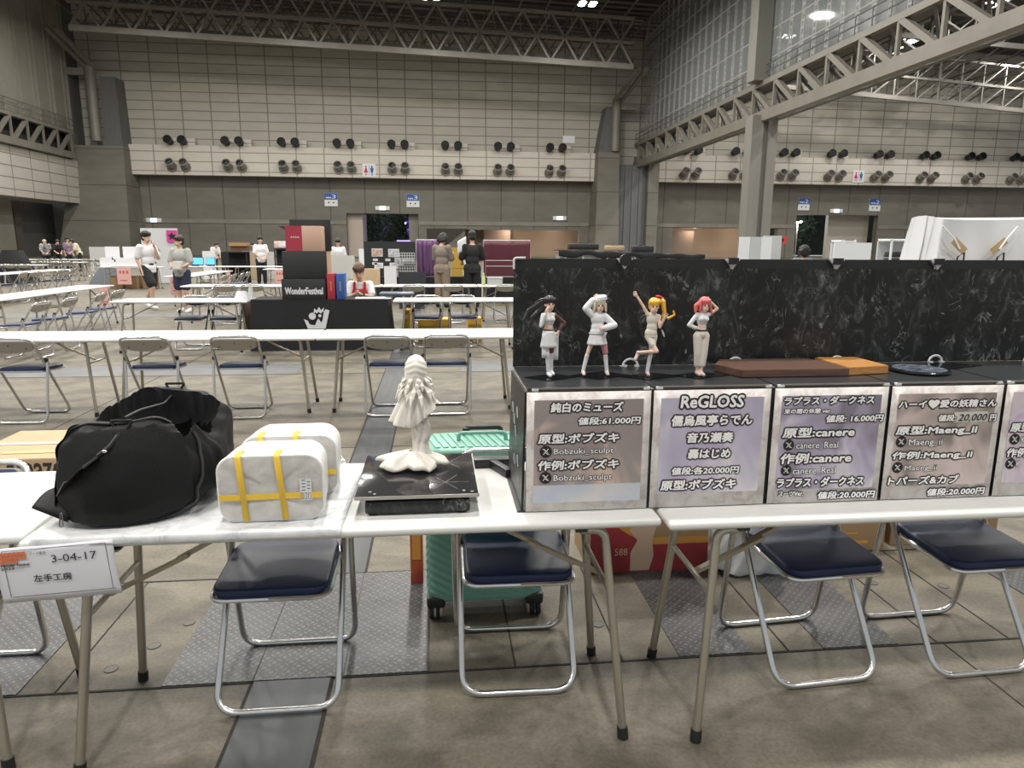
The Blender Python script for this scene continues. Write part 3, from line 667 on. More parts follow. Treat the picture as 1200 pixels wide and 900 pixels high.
# two white tubs, open end wrapped, yellow tape
def tub(x, y, rz, label):
    t = thing('wrapped_tub', label, 'tub', (x, y, ZT + .0075), rz, 'wrapped white tubs')
    def sec(w, h, r, n=7):
        out = []
        for cx, cz, a0 in ((w - r, h - r, 0), (-w + r, h - r, pi / 2), (-w + r, r, pi), (w - r, r, 1.5 * pi)):
            for k in range(n + 1): a = a0 + pi / 2 * k / n; out.append((cx + r * cos(a), cz + r * sin(a)))
        return out
    q = MB(); rings = []
    for yy, w, h, r in ((0.0, .148, .196, .05), (.006, .150, .198, .05), (.012, .1485, .197, .05), (.13, .142, .194, .052), (.172, .138, .191, .056), (.180, .128, .180, .055)):
        rings.append([q.bm.verts.new((a, yy, b_ + (.198 - h) * .25)) for a, b_ in sec(w, h, r)])
    n = len(rings[0])
    for a, b_ in zip(rings, rings[1:]):
        for k in range(n): q.bm.faces.new((a[k], a[(k + 1) % n], b_[(k + 1) % n], b_[k]))
    q.bm.faces.new(rings[-1]); q.bm.faces.new(rings[0][::-1]); q.build('shell', GLASSW, t)
    q = MB(); rnd = random.Random(int(x * 100)); s2 = sec(.143, .190, .047)
    cen = Vector((0, 0, .098)); rr = []
    for f in (1., .92, .75, .5, .25):
        rr.append([q.bm.verts.new((a * f, -.002 - (.0055 * abs(sin(a * 47 + b_ * 20)) * abs(cos(b_ * 33 - a * 12 + f * 3)) if f < .95 else 0), (b_ + .003 - .098) * f + .098)) for a, b_ in s2])
    for a, b_ in zip(rr, rr[1:]):
        for k in range(n): q.bm.faces.new((a[k], a[(k + 1) % n], b_[(k + 1) % n], b_[k]))
    q.bm.faces.new(rr[-1]); q.build('front_wrap', M('crumpled_wrap', (.63, .61, .58), .35, noise=.16, nscale=26, bump=.5, bscale=26), t)
    for z_ in (0,):
        q = MB(); q.box((0, -.0088, .078), (.284, .0016, .017)); q.build('tape', YTAPE, t, smooth=False)
    for x_, lean in ((-.085, .014), (.022, .016)):
        q = MB(); b0 = q.bm.verts
        pr = [(-.0092, .006, x_ + lean), (-.0092, .192, x_), (-.004, .1985, x_ - .001), (.022, .1995, x_ - .002), (.045, .1985, x_ + .0)]
        lft = [q.bm.verts.new((xx - .0088, yy, zz + .0012)) for yy, zz, xx in pr]; rgt = [q.bm.verts.new((xx + .0088, yy + (.006 if i == 4 else 0), zz + .0012)) for i, (yy, zz, xx) in enumerate(pr)]
        for k in range(4): q.bm.faces.new((lft[k], rgt[k], rgt[k + 1], lft[k + 1]))
        q.build('tape', YTAPE, t, solid=.0012)
    q = MB(); rect(q, .082, .063, .114, .128, -.0098, 0)
    for k in range(7): rect(q, .087 + (k % 2) * .015, .092 + k * .005, .097 + (k % 2) * .013, .0945 + k * .005, -.0102, 1)
    for k in range(3):
        rect(q, .083 + k * .0105, .066, .0905 + k * .0105, .086, -.0102, 1); rect(q, .0845 + k * .0105, .0675, .089 + k * .0105, .0845, -.0105, 0 if k else 2)
    q.build('sticker', [SIGNW, M('label_ink', (.09, .09, .09), .7), YTAPE], t, smooth=False)
    q = MB(); Yv = [(.03 + i * .03, .06 + .025 * (i % 2)) for i in range(3)]
    for yy, zz in Yv: q.box((.1475 - yy * .05, yy, zz + .04), (.0012, .012, .05))
    q.build('side_print', M('faint_print', (.55, .55, .56), .6), t, smooth=False)
    return t
tub(-.476, 1.995, R(1.5), 'white plastic tub with crossed yellow tape, the nearer of two')
tub(-.463, 2.205, R(1), 'white plastic tub with yellow tape, half hidden behind the nearer tub')

# low turntable wrapped in black marble print with a glossy plate
t = thing('display_turntable', 'low black marble-print stand with glossy plate under the white statue', 'display stand', (-.063, 2.02, ZT))
q = MB(); q.box((0.002, .19, .0265), (.312, .38, .039), bev=.006); q.build('base', MARBLE, t)
q = MB()
for x in (-.13, .13):
    for y in (.03, .33): q.lathe([(.02, 0), (.02, .008)], 12, (x, y, 0))
q.build('foot', RUBBER, t)
q = MB(); q.box((0, .2, .0605), (.366, .415, .012), bev=.002); q.build('plate', M('glossy_black_plate', (.03, .03, .031), .12, spec=.7), t)
q = MB(); q.box((0, -.0085, .0605), (.362, .0025, .010)); q.box((.1842, .2, .0605), (.0025, .41, .010)); q.build('plate_edge', M('edge_silver', (.5, .5, .47), .35, .6), t, smooth=False)
MOT = M('etched_motif', (.06, .06, .06), .3)
q = MB()
for cx, cy in ((.085, .10), (.10, .30)):
    for k in range(6):
        a = k * pi / 3; d = Vector((cos(a), sin(a), 0)) * .075; q.bar(Vector((cx, cy, .0667)), Vector((cx, cy, .0667)) + d, .0012, .0006)
for x, y in ((-.14, .03), (-.125, .012), (.14, .02), (.165, .01)): q.box((x, y, .0668), (.008, .012, .0006))
q.build('etched_pattern', [M('etching', (.16, .16, .155), .4)], t, smooth=False)

# white statue
t = thing('white_statue', 'unpainted white statue of a draped figure with feather collar', 'statue', (-.066, 2.29, ZT + .0668))
def shell(q, rows, nu=64, close=True):
    """rows: (z, rx, ry, cx, cy, fold amplitude, fold count, phase); blended smoothly"""
    nv = len(rows) * 4
    def fn(u, v):
        f = v * (len(rows) - 1); i = min(int(f), len(rows) - 2); k = f - i; k = k * k * (3 - 2 * k)
        a_ = [x * (1 - k) + y * k for x, y in zip(rows[i], rows[i + 1])]
        z, rx, ry, cx, cy, am, cnt, ph = a_; cnt = round(rows[i][6]); th = 2 * pi * u
        w = 1 + am * (abs(sin(cnt * th / 2 + ph)) - .5) * 2 + am * .35 * sin(cnt * 1.0 * th + 2 + ph * 2)
        return Vector((cx + rx * w * cos(th), cy + ry * w * sin(th), z))
    vs = q.grid(fn, nu, nv, closeu=True)
    if close:
        q.bm.faces.new(vs[0][::-1]); q.bm.faces.new(vs[-1])
q = MB(); q.ell((0, 0, .327), (.037, .039, .050), 56, 48)
for v in q.bm.verts:
    z = v.co.z - .327; th = math.atan2(v.co.y, v.co.x); v.co.xy *= 1 + .034 * sin(z * 330 + 5 * abs(sin(th / 2 + .8)) * 2)
shell(q, [(.335, .0355, .036, -.001, 0, .02, 6, 0), (.29, .036, .036, -.003, 0, .03, 7, .4), (.265, .033, .034, -.006, 0, .04, 8, .6), (.235, .040, .034, -.008, 0, .05, 9, .2)])
q.build('head_and_wrap', STATUE, t)
rnd = random.Random(3); q = MB()
for row, (z0, r_, L, n) in enumerate(((.306, .033, .034, 9), (.294, .034, .042, 12), (.280, .036, .050, 14), (.268, .037, .056, 15))):
    for k in range(n):
        a = 2 * pi * k / n + rnd.uniform(-.15, .15); o = Vector((cos(a), sin(a), 0)); tn = Vector((-sin(a), cos(a), 0)); b0 = o * r_ + Vector((0, 0, z0)); ln = L * rnd.uniform(.8, 1.15); tip = o * (r_ + ln * .60) + Vector((0, 0, z0 - ln * .80)); md = (b0 + tip) / 2 + o * .006 + Vector((0, 0, .004)); w = .0075
        A = [b0 - tn * w * .6, b0 + tn * w * .6, md + tn * w, tip, md - tn * w]; inn = o * -.003 + Vector((0, 0, -.002)); top = q.bm.verts.new(md + o * .0025)
        lo = [q.bm.verts.new(p + inn) for p in A]; hi = [q.bm.verts.new(p) for p in A]
        for i in range(5): q.bm.faces.new((hi[i], hi[(i + 1) % 5], top)); q.bm.faces.new((hi[i], lo[i], lo[(i + 1) % 5], hi[(i + 1) % 5]))
        q.bm.faces.new(lo[::-1])
q.build('feather_collar', STATUE, t, smooth=False)
q = MB()
def cape(u, v):
    th = 2 * pi * u; side = cos(th); back = sin(th)
    hem = .135 + .030 * side - .012 * back + (.032 if abs(side) > .8 else 0) * 0 + .052 * abs(side) ** 2
    z = .262 * (1 - v) + v * hem; r_ = .028 + v ** .8 * (.030 + .014 * abs(side)) - (.014 * v ** 4 if abs(side) < .5 else 0)
    fold = 1 + (.08 + .13 * v) * (abs(sin(5 * th + v * 1.5)) - .5)
    return Vector((-.004 + r_ * fold * cos(th) * (1.12 if side < 0 else 1.0), r_ * fold * .85 * sin(th), z))
q.grid(cape, 110, 26, closeu=True); q.build('cape', STATUE, t, solid=.002)
q = MB()
shell(q, [(.235, .026, .024, -.004, 0, .05, 8, 0), (.17, .030, .027, .004, 0, .12, 7, .3), (.135, .029, .026, .012, 0, .16, 6, .8), (.105, .028, .026, .014, 0, .20, 6, 1.4), (.085, .024, .023, .010, 0, .16, 6, 1.8), (.062, .026, .025, .012, 0, .14, 6, 2.2), (.040, .035, .032, .012, 0, .12, 6, 2.5), (.024, .060, .045, .000, -.006, .14, 7, 2.6)], 90)
q.build('dress', STATUE, t)
q = MB()
def train(u, v):
    th = 2 * pi * u; r_ = .016 + v * .092; s = 1 + v * (.15 * sin(5 * th + 1.) + .09 * sin(9 * th + 2.2))
    x = -.010 + cos(th) * r_ * s * (1.10 if cos(th) < 0 else .88); y = -.008 + sin(th) * r_ * s * .78
    z = .050 * (1 - v ** 1.3) + .0055 + v * (.014 * abs(sin(3.5 * th + .6)) + .010 * abs(sin(6 * th))) * (1 if v < .98 else .55)
    return Vector((x, y, z))
q.grid(train, 120, 16, closeu=True); q.build('train', STATUE, t, solid=.005)

# black sports bag, open, slumped
t = thing('sports_bag', 'open black nylon sports bag slumped on the marble-print sheet', 'bag', (-.875, 1.955, ZT + .0085))
q = MB(); SEC = [(.0, .05, .155, .262, -.02), (.008, .62, .172, .272, -.018), (.02, .93, .186, .285, -.016), (.05, 1., .192, .288, -.012), (.13, 1., .196, .272, -.004), (.22, 1., .200, .270, .008), (.31, 1., .200, .300, .012), (.40, 1., .190, .318, .010), (.47, .97, .178, .312, .006), (.52, .86, .165, .285, .004), (.545, .45, .15, .22, 0)]
MV = []
def bag(u, v):
    f = v * (len(SEC) - 1); i = min(int(f), len(SEC) - 2); k = f - i
    y, sc, w, h, cx = [a * (1 - k) + b_ * k for a, b_ in zip(SEC[i], SEC[i + 1])]
    th = 2 * pi * u - pi / 2; c, s_ = cos(th), sin(th)
    e = lambda x, p: math.copysign(abs(x) ** p, x)
    x = e(c, .62) * w; z = h / 2 + e(s_, .62 if s_ < 0 else .78) * h / 2
    cz = h * .45; x = x * (sc if i < 3 else max(sc, .3)); z = cz + (z - cz) * sc if sc < .99 else z
    wr = 0 if i < 2 else .006 * sin(u * 70 + v * 23) * sin(v * 31 + u * 12) + .008 * sin(v * 17 + u * 25) * (1 if v > .3 else .3)
    x += wr * c; z += wr * s_ * (0 if z < .02 else 1)
    if i < 3: x += .0 ; y += .30 * (z / .29) ** 1.4 * .22 - .05 * (x / .19) * .0 + max(0, x) * .42 + max(0, -x - .08) * .25
    else: y += (.30 * (z / .29) ** 1.4 * .22 + max(0, x) * .42) * max(0, 1 - (y - .05) / .2)
    # the mouth: the top sinks in between the front end and the rear hood
    m = max(0., 1 - ((y - (.255 + .05 * (1 - (x / w) ** 2))) / .135) ** 2) * max(0., 1 - (x / (w * .84)) ** 2)
    if s_ <= .1: m = 0
    if m > 0: z -= .21 * m ** .33
    MV.append(m)
    return Vector((x + cx, y, max(0., z)))
vs = q.grid(bag, 120, 90, closeu=True); q.bm.faces.new(vs[0][::-1]); q.bm.faces.new(vs[-1])
q.bm.verts.index_update()
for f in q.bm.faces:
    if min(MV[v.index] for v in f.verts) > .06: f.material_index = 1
q.build('body', [BAGM, BAGD], t)
def onb(u, v, out=.004):
    p = bag(u, v); return p + (p - Vector((p.x * .2, .25, .14))).normalized() * out
q = MB(); q.tube([onb(k / 72, .285, .003) for k in range(73)], .0045, 8, cap=False); q.build('piping', M('bag_piping', (.022, .022, .024), .4), t)
q = MB(); q.tube([onb(.36 + .28 * k / 20, .27 - .03 * sin(pi * k / 20), .003) + Vector((0, -.006, -.052)) for k in range(21)], .002, 6); q.build('pocket_seam', M('bag_seam', (.004, .004, .004), .6), t)
def loop(u, v, sx=.030):
    c = onb(u, v, .006); q = MB()
    q.tube(fillet([c + Vector((-sx, 0, .008)), c + Vector((sx, 0, .008)), c + Vector((.008, -.014, -.026)), c + Vector((-.008, -.014, -.026)), c + Vector((-sx, 0, .008))], .006, 3), .0042, 8); q.build('strap_loop', BAGM, t); return c
c1 = loop(.50, .27); c2 = loop(.50, .80)
CORD = M('strap_cord', (.014, .014, .015), .45)
q = MB(); q.tube([c2 + Vector((0, -.012, -.02)), c2 + Vector((-.015, -.07, -.045)), c1 + Vector((.02, .08, .02)), c1 + Vector((-.0, .02, .012))], .0042, 8)
q.tube([c1 + Vector((0, -.016, -.022)), c1 + Vector((-.02, -.045, -.055)), c1 + Vector((-.05, -.052, -.078))], .0065, 8); q.build('shoulder_strap', CORD, t)
pts = [c1 + Vector((-.05, -.052, -.078)), c1 + Vector((-.085, -.068, -.105)), c1 + Vector((-.125, -.062, -.145)), c1 + Vector((-.165, -.030, -.195)), c1 + Vector((-.195, .03, -.225))]
q = MB()
for a, b_ in zip(pts, pts[1:]): q.bar(a, b_, .034, .004)
q.build('wide_strap', CORD, t)
q = MB(); q.ell(c1 + Vector((-.032, -.05, -.066)), (.008, .006, .006)); q.ell(c1 + Vector((-.002, -.018, -.024)), (.005, .005, .008)); q.ell(c2 + Vector((-.004, -.024, -.03)), (.006, .005, .008)); q.build('clasp', CHROME, t)
q = MB(); q.grid(lambda u, v: Vector((-.155 - u * .105 + .01 * v, .03 + .16 * v + .03 * u, .02 + .12 * (1 - u) * v * (2 - v) + .035 * u + .02 * sin(pi * v) * u)), 10, 12); q.build('end_flap', BAGM, t, solid=.006)
q = MB(); q.tube(fillet([(-.160, .010, .055), (-.164, .004, .018), (-.154, .004, .018), (-.156, .010, .055), (-.160, .010, .055)], .004, 3), .0018, 6); q.build('zip_pull', M('zip_metal', (.25, .25, .25), .3, 1.), t)

# black channel lengths lying behind the stand
t = thing('black_bar', 'black plastic bar lying along the rear table edge behind the stand', 'bar', (.17, 2.475, ZT)); MB().box((-.01, 0, .016), (.20, .045, .032), bev=.003).build('bar', BLACKP, t)
t = thing('black_bar', 'black plastic bar lying slantwise against the display rack', 'bar', (.222, 2.40, ZT), R(-68)); MB().box((0, 0, .015), (.13, .028, .03), bev=.003).build('bar', BLACKP, t)

# ------------------------------------------------------------------ display rack
RX, RY, PW = .262, 2.015, .381
t = thing('display_rack', 'black rack of marble-print panels carrying posters in front and figurines on top', 'display rack', (RX, RY, ZT))
BP = M('rack_black', (.016, .016, .017), .4)
q = MB(); q.box((1.131, .19, .003), (2.312, .385, .006)); q.build('base_sheet', BP, t, smooth=False)
q = MB(); q.grid(lambda u, v: Vector((-.002 + .004 * (1 - v) - .012 * (1 - v), .0 + u * .37, .006 + v * .366)), 2, 2); q.build('side_panel', MARBLE, t, solid=.007, smooth=False)
SILV = M('side_scratches', (.35, .36, .36), .4)
for i in range(6):
    x = .006 + i * PW
    MB().box((x + .184, .006, .19), (.379, .007, .366)).build('front_panel', BP, t, smooth=False)
    MB().box((x + .184, .194, .3775), (.372, .376, .007)).build('top_panel', M('rack_top', (.038, .040, .043), .30), t, smooth=False)
    bp = MB().box((x + .184, .385, .566), (.374, .008, .368)).build('back_panel', BP, t, smooth=False)
    MB().box((x + .184 + .001, .3800, .550), (.3805, .003, .336)).build('marble_sheet', MARBLE, bp, smooth=False)
    q = MB(); q.box((x + .184, .0, .3815), (.345, .006, .004)); q.build('front_rim', M('rim_shine', (.30, .29, .27), .3, .6), t, smooth=False)
CLEAR = M('clear_plastic', (.66, .67, .68), .2)
for i in range(7):
    x = .0 + i * PW + (.006 if i == 0 else 0)
    if i:
        q = MB(); q.prism([(-.030, .014), (.028, .014), (.0, -.022)], .010, Matrix.Translation((x, .378, .738)) @ Matrix.Rotation(pi / 2, 4, 'X')); o = q.build('connector', CLEAR, t, smooth=False)
        q = MB(); (q.lathe([(.020, 0), (.020, .014)], 18, mat=Matrix.Translation((x, .372, .746)) @ Matrix.Rotation(pi / 2, 4, 'X')) if i == 1 else q.box((x, .366, .744), (.034, .014, .022))); q.build('connector_block', BP, o, smooth=False)
        q = MB()
        q.tube([(x + .026 * cos(a) + .03, .364, .383 + .024 * sin(a)) for a in [pi * k / 12 for k in range(13)]], .0042, 6); q.box((x + .008, .36, .384), (.016, .012, .006)); q.box((x + .052, .36, .384), (.016, .012, .006)); q.build('connector_ring', CLEAR, t)
    else:
        q = MB(); q.tube(fillet([(x + .035, .376, .752), (x - .004, .376, .752), (x - .004, .376, .715)], .01, 4), .004, 6); q.build('corner_clip', CLEAR, t)
    for s in (-1, 1):
        if i == 0 and s < 0: continue
        q = MB(); q.box((x + s * .020, .002, .378), (.020, .012, .009), bev=.002); q.build('front_clip', CLEAR, t)
q = MB(); q.lathe([(.011, 0), (.011, .02)], 14, mat=Matrix.Translation((-.012, .30, .03)) @ Matrix.Rotation(pi / 2, 4, 'Y')); q.build('knob', BP, t)
q = MB()
for k, (y, z) in enumerate(((.10, .27), (.14, .20), (.18, .23), (.08, .12), (.17, .10), (.22, .26))):
    q.bar((-.0145, y, z), (-.0145, y + .02, z + .03), .003); q.bar((-.0145, y + .02, z + .03), (-.0145, y + .035, z), .003)
q.build('side_vein', SILV, t, smooth=False)

# posters: printed ground (soft abstract colour), pale border, lettering
def print_ground(name, a, b_, c):
    def f(nt, b):
        x = ramp(nt, noise(nt, 6.5, 2, (1, 1, .8), .7), [(.38, a), (.52, b_), (.64, c)])
        nt.links.new(x, b.inputs['Base Color'])
    return node_mat(name, f, .5)
BORD = node_mat('poster_border', lambda nt, b: nt.links.new(ramp(nt, noise(nt, 22, 3, (1, 1, 1), .8), [(.34, (.58, .50, .48)), (.5, (.70, .66, .63)), (.68, (.78, .75, .73))]), b.inputs['Base Color']), .5)
G1 = print_ground('ground_taupe', (.30, .25, .25), (.33, .28, .275), (.60, .45, .38)); G1b = M('ground_blue', (.43, .49, .62), .5, noise=.1, nscale=8, c2=(.62, .60, .60))
G2 = print_ground('ground_violet', (.44, .40, .53), (.52, .49, .60), (.66, .61, .66)); G3 = print_ground('ground_mauve', (.23, .20, .25), (.44, .39, .52), (.62, .58, .64))
G4 = print_ground('ground_rose', (.25, .21, .20), (.54, .45, .42), (.64, .52, .52)); G5 = print_ground('ground_lilac', (.58, .48, .57), (.64, .56, .62), (.52, .38, .58))
WL, BL = M('letter_white', (.92, .91, .90), .5), M('letter_black', (.016, .014, .014), .6)
# corners of each poster in the close-up the lettering was measured in: (top-left, top-right, bottom-left, bottom-right)
P1 = ((48, 65), (855, 60), (42, 860), (830, 855)); P2 = ((672, 98), (1205, 95), (665, 640), (1195, 625)); P3 = ((68, 92), (588, 82), (38, 622), (552, 605)); P4 = ((600, 82), (1110, 75), (560, 605), (1055, 595)); P5 = ((1115, 72), (1625, 66), (1062, 597), (1560, 588))
PH = .369
def poster(x, w, C, label, ground, extra, lines, logos, slope=0.):
    t = thing('poster', label, 'poster', (x, RY - .0055, ZT + .003), 0, 'price posters on the display rack')
    (ax, ay), (bx, by), (cx, cy), (dx, dy) = C
    def uv(px, py):
        v = (py - ay) / (cy - ay); l = ax + (cx - ax) * v; r_ = bx + (dx - bx) * v; u = (px - l) / (r_ - l)
        py2 = py - u * ((by - ay) * (1 - v) + (dy - cy) * v); v = (py2 - ay) / (cy - ay)
        return u * w, PH * (1 - v)
    q = MB(); q.grid(lambda u, v: Vector((u * w, -.0012 * sin(pi * u) * (1 - v), v * PH)), 12, 4); q.build('sheet', BORD, t, solid=.001)
    q = MB(); rect(q, .023, .045, w - .022, PH - .024, -.0024, 0)
    for i, (a, b_, c, d) in enumerate(extra): rect(q, a * w, b_ * PH, c * w, d * PH, -.0027, 1 + i)
    q.build('printed_ground', ground, t, smooth=False)
    q = MB(); sk = (C[1][0] - C[0][0]) / w
    for s_, (x0, y0, x1, y1), st in lines:
        (u0, z1), (u1, z0) = uv(x0, (y0 + y1) / 2)[:1] + (0,), uv(x1, (y0 + y1) / 2)[:1] + (0,)
        z1 = uv((x0 + x1) / 2, y0)[1]; z0 = uv((x0 + x1) / 2, y1)[1]; hgt = z1 - z0
        if st == 'hand': add_text(q, s_, (u0, z0, u1, z1), -.0044, 1, .0003, 4, .25); continue
        bold, ol = (hgt * .035, hgt * .115) if st == 'b' else (hgt * .008, hgt * .06)
        pad = ol
        add_text(q, s_, (u0 + pad, z0 + pad, u1 - pad, z1 - pad), -.0036, 1, bold + ol, 10, .08 if st == 'b' else 0)
        add_text(q, s_, (u0 + pad, z0 + pad, u1 - pad, z1 - pad), -.0044, 0, bold, 6, .08 if st == 'b' else 0)
    for px, py, pr in logos:
        u, z = uv(px, py); r_ = pr / sk; disc(q, u, z, r_, -.0036, 1, 24)
        for s in (-1, 1):
            a, b_ = (-.42 * s, .48), (.42 * s, -.48); wd = .17 if s > 0 else .07
            poly(q, [(u + r_ * (a[0] - wd), z + r_ * a[1]), (u + r_ * (a[0] + wd), z + r_ * a[1]), (u + r_ * (b_[0] + wd), z + r_ * b_[1]), (u + r_ * (b_[0] - wd), z + r_ * b_[1])], -.0042 - (.0002 if s > 0 else 0), 0)
        poly(q, [(u + r_ * (-.42 - .05), z + r_ * .38), (u + r_ * (-.42 + .07), z + r_ * .38), (u + r_ * (.42 + .05), z - r_ * .38), (u + r_ * (.42 - .07), z - r_ * .38)], -.0047, 1)
    q.build('lettering', [WL, BL, SIGNW], t, smooth=False); return t
poster(RX, .374, P1, 'poster on the rack front, first from the left, taupe with pale blue foot', [G1, G1b], [(.055, .075, .94, .225)],
    [('純白のミューズ', (192, 122, 678, 202), 'b'), ('値段:61.000円', (372, 222, 792, 284), 'b'), ('原型:ボブズキ', (112, 326, 652, 407), 'b'), ('Bobzuki_sculpt', (218, 430, 612, 484), 's'), ('作例:ボブズキ', (112, 503, 652, 584), 'b'), ('Bobzuki_sculpt', (216, 607, 602, 664), 's')], [(170, 453, 40), (168, 628, 40)])
poster(RX + .383, .366, P2, 'pale violet poster on the rack front, second from the left', [G2], [],
    [('ReGLOSS', (785, 115, 1085, 183), 'b'), ('儒烏風亭らでん', (748, 203, 1127, 263), 'b'), ('音乃瀬奏', (820, 283, 1043, 340), 'b'), ('轟はじめ', (827, 358, 1034, 414), 'b'), ('値段:各20.000円', (757, 442, 1077, 486), 'b'), ('原型:ボブズキ', (707, 500, 1067, 559), 'b')], [])
poster(RX + .762, .368, P3, 'dark mauve poster on the rack front, third from the left', [G3], [],
    [('ラプラス・ダークネス', (103, 120, 522, 166), 'b'), ('束の間の休憩 ver', (104, 177, 320, 206), 'b'), ('値段: 16.000円', (295, 203, 568, 245), 'b'), ('原型:canere', (97, 260, 438, 316), 'b'), ('canere_Real', (163, 330, 360, 368), 's'), ('作例:canere', (90, 377, 427, 436), 'b'), ('canere_Real', (150, 447, 352, 486), 's'), ('ラプラス・ダークネス', (77, 490, 488, 544), 'b'), ('スーツVer.', (85, 559, 206, 588), 'b'), ('値段:20.000円', (267, 556, 544, 600), 'b')], [(131, 347, 25), (122, 464, 25)])
poster(RX + 1.142, .374, P4, 'rose and brown poster with a handwritten price, fourth from the left on the rack', [G4, M('price_strip', (.62, .60, .56), .6)], [(.575, .68, .885, .77)],
    [('ハーイ♥愛の妖精さん', (622, 136, 1079, 184), 'b'), ('値段:', (805, 205, 893, 243), 'b'), ('20,000', (900, 206, 1032, 242), 'hand'), ('円', (1042, 205, 1079, 243), 'b'), ('原型:Maeng_ii', (612, 253, 994, 310), 'b'), ('Maeng_ii', (675, 317, 832, 360), 's'), ('作例:Maeng_ii', (600, 371, 976, 422), 'b'), ('Maeng_ii', (660, 440, 812, 475), 's'), ('トパーズ&カブ', (585, 487, 916, 536), 'b'), ('値段:20.000円', (764, 547, 1037, 590), 'b')], [(643, 332, 25), (630, 452, 25)])
poster(RX + 1.528, .374, P5, 'lilac poster on the rack front, cut by the right edge of the picture', [G5], [],
    [('原型', (1128, 243, 1235, 295), 'b'), ('作例', (1116, 362, 1222, 414), 'b'), ('K', (1184, 310, 1204, 344), 's'), ('K', (1166, 425, 1186, 458), 's')], [(1155, 325, 25), (1140, 441, 25)])

# wooden boards, round base and glossy tiles on the rack top
RT = ZT + .381
t = thing('walnut_board', 'dark walnut board with cut corner lying on the rack top', 'board', (0, 0, RT + .0015)); q = MB()
q.prism([(.972, 2.135), (1.335, 2.135), (1.335, 2.31), (1.30, 2.355), (.985, 2.355), (.925, 2.25)], .024); bmesh.ops.bevel(q.bm, geom=q.bm.edges[:], offset=.002, segments=2, affect='EDGES'); q.build('board', WALNUT, t)
t = thing('honey_board', 'small honey-coloured wooden board beside the dark walnut one', 'board', (0, 0, RT + .0015)); q = MB()
q.prism([(1.338, 2.145), (1.497, 2.175), (1.492, 2.36), (1.34, 2.36)], .026); bmesh.ops.bevel(q.bm, geom=q.bm.edges[:], offset=.0015, segments=2, affect='EDGES'); q.build('board', OAK, t)
t = thing('round_base', 'flat round black base with blue-white streaks next to the honey board', 'base', (1.625, 2.2, RT + .0015)); MB().lathe([(.090, 0), (.094, .003), (.094, .008), (.090, .0105)], 48).build('disc', M('base_black', (.014, .014, .016), .2), t)
MB().lathe([(.0, .0106), (.083, .0106), (.083, .0112), (.0, .0112)], 40).build('inlay', M('base_inlay', (.02, .024, .035), .15, noise=.5, nscale=38, c2=(.23, .27, .33), stretch=(1, 2.5, 1)), t)
TILE = M('gloss_tile', (.006, .006, .007), .06, spec=.6)
tl = None
for i, (x, y, w, d, l) in enumerate([(.360, 2.19, .085, .06, 'under the dark-haired figurine'), (.525, 2.21, .10, .07, 'under the figurine in the white cap'), (.683, 2.18, .105, .06, 'under the one-legged blond figurine'), (.85, 2.185, .10, .06, 'under the orange-haired figurine'), (1.80, 2.30, .135, .07, 'behind the round black base')]):
    t = thing('gloss_tile', 'thin glossy black diamond tile ' + l, 'tile', (x, y, RT + .0006), 0, 'glossy tiles on the rack top'); q = MB(); q.prism([(-w, 0), (-.2 * w, -d), (w, -.1 * d), (.25 * w, d)], .0022); q.build('tile', TILE, t, smooth=False)

# ------------------------------------------------------------------ under and behind the near row
t = thing('suitcase', 'mint green ribbed suitcase standing on its wheels behind the navy chair', 'suitcase', (.185, 2.775, 0))
def case_shape(q, w, d, z0, z1, rr, ribs):
    def fn(u, v):
        th = 2 * pi * u; c, s_ = cos(th), sin(th); e = lambda x: math.copysign(abs(x) ** .32, x)
        x, y = e(c) * w, e(s_) * d; z = z0 + (z1 - z0) * v; k = min(1, min(v, 1 - v) / .05); k = (1 - (1 - k) ** 2) ** .5
        f = .90 + .10 * k; rb = ribs * (.5 + .5 * math.copysign(abs(sin((z * 1.25 + x * .72 * (1 if s_ < 0 else -1) + y * .5) * 150)) ** .6, sin((z * 1.25 + x * .72 * (1 if s_ < 0 else -1) + y * .5) * 150)))
        rb *= 1 if .06 < v < .95 and abs(c) < .97 else .2
        return Vector((x * f + rb * (c if abs(c) > .9 else 0), y * f + rb * math.copysign(1, s_) * (1 if abs(s_) > .5 else 0), z))
    vs = q.grid(fn, 220, 150, closeu=True); q.bm.faces.new(vs[0][::-1]); q.bm.faces.new(vs[-1])
q = MB(); case_shape(q, .235, .138, .075, .715, .05, .0045); q.build('shell', MINTD, t, ang=.9)
MB().box((0, .0, .395), (.476, .012, .628), bev=.004).build('zip_band', M('zip_dark', (.05, .08, .07), .6), t)
q = MB()
for i in range(14): q.box((-.205 + i * .0315, .0, .7175), (.020, .21, .004), Matrix.Rotation(R(12), 3, 'Z'), bev=.0015)
q.build('top_ribs', MINT, t)
q = MB(); q.tube(fillet([(-.10, -.02, .717), (-.10, -.02, .752), (.09, -.02, .752), (.09, -.02, .717)], .02), .008, 8); o = q.build('top_handle', MINTD, t)
q = MB(); q.tube(fillet([(-.07, .09, .715), (-.07, .09, .745), (.08, .09, .745), (.08, .09, .715)], .015), .011, 8); q.box((-.065, .09, .73), (.03, .035, .035), bev=.006); q.build('pull_handle', BLACKP, t)
for sx in (-1, 1):
    for sy in (-1, 1):
        q = MB(); q.box((sx * .20, sy * .105, .075), (.075, .06, .05), bev=.012); o = q.build('wheel_mount', BLACKP, t)
        for k in (-.012, .012): MB().lathe([(.010, -.008), (.028, -.008), (.030, 0), (.028, .008), (.010, .008)], 20, mat=Matrix.Translation((sx * .205 + k, sy * .115, .030)) @ Matrix.Rotation(pi / 2, 4, 'Y')).build('wheel', RUBBER, o)
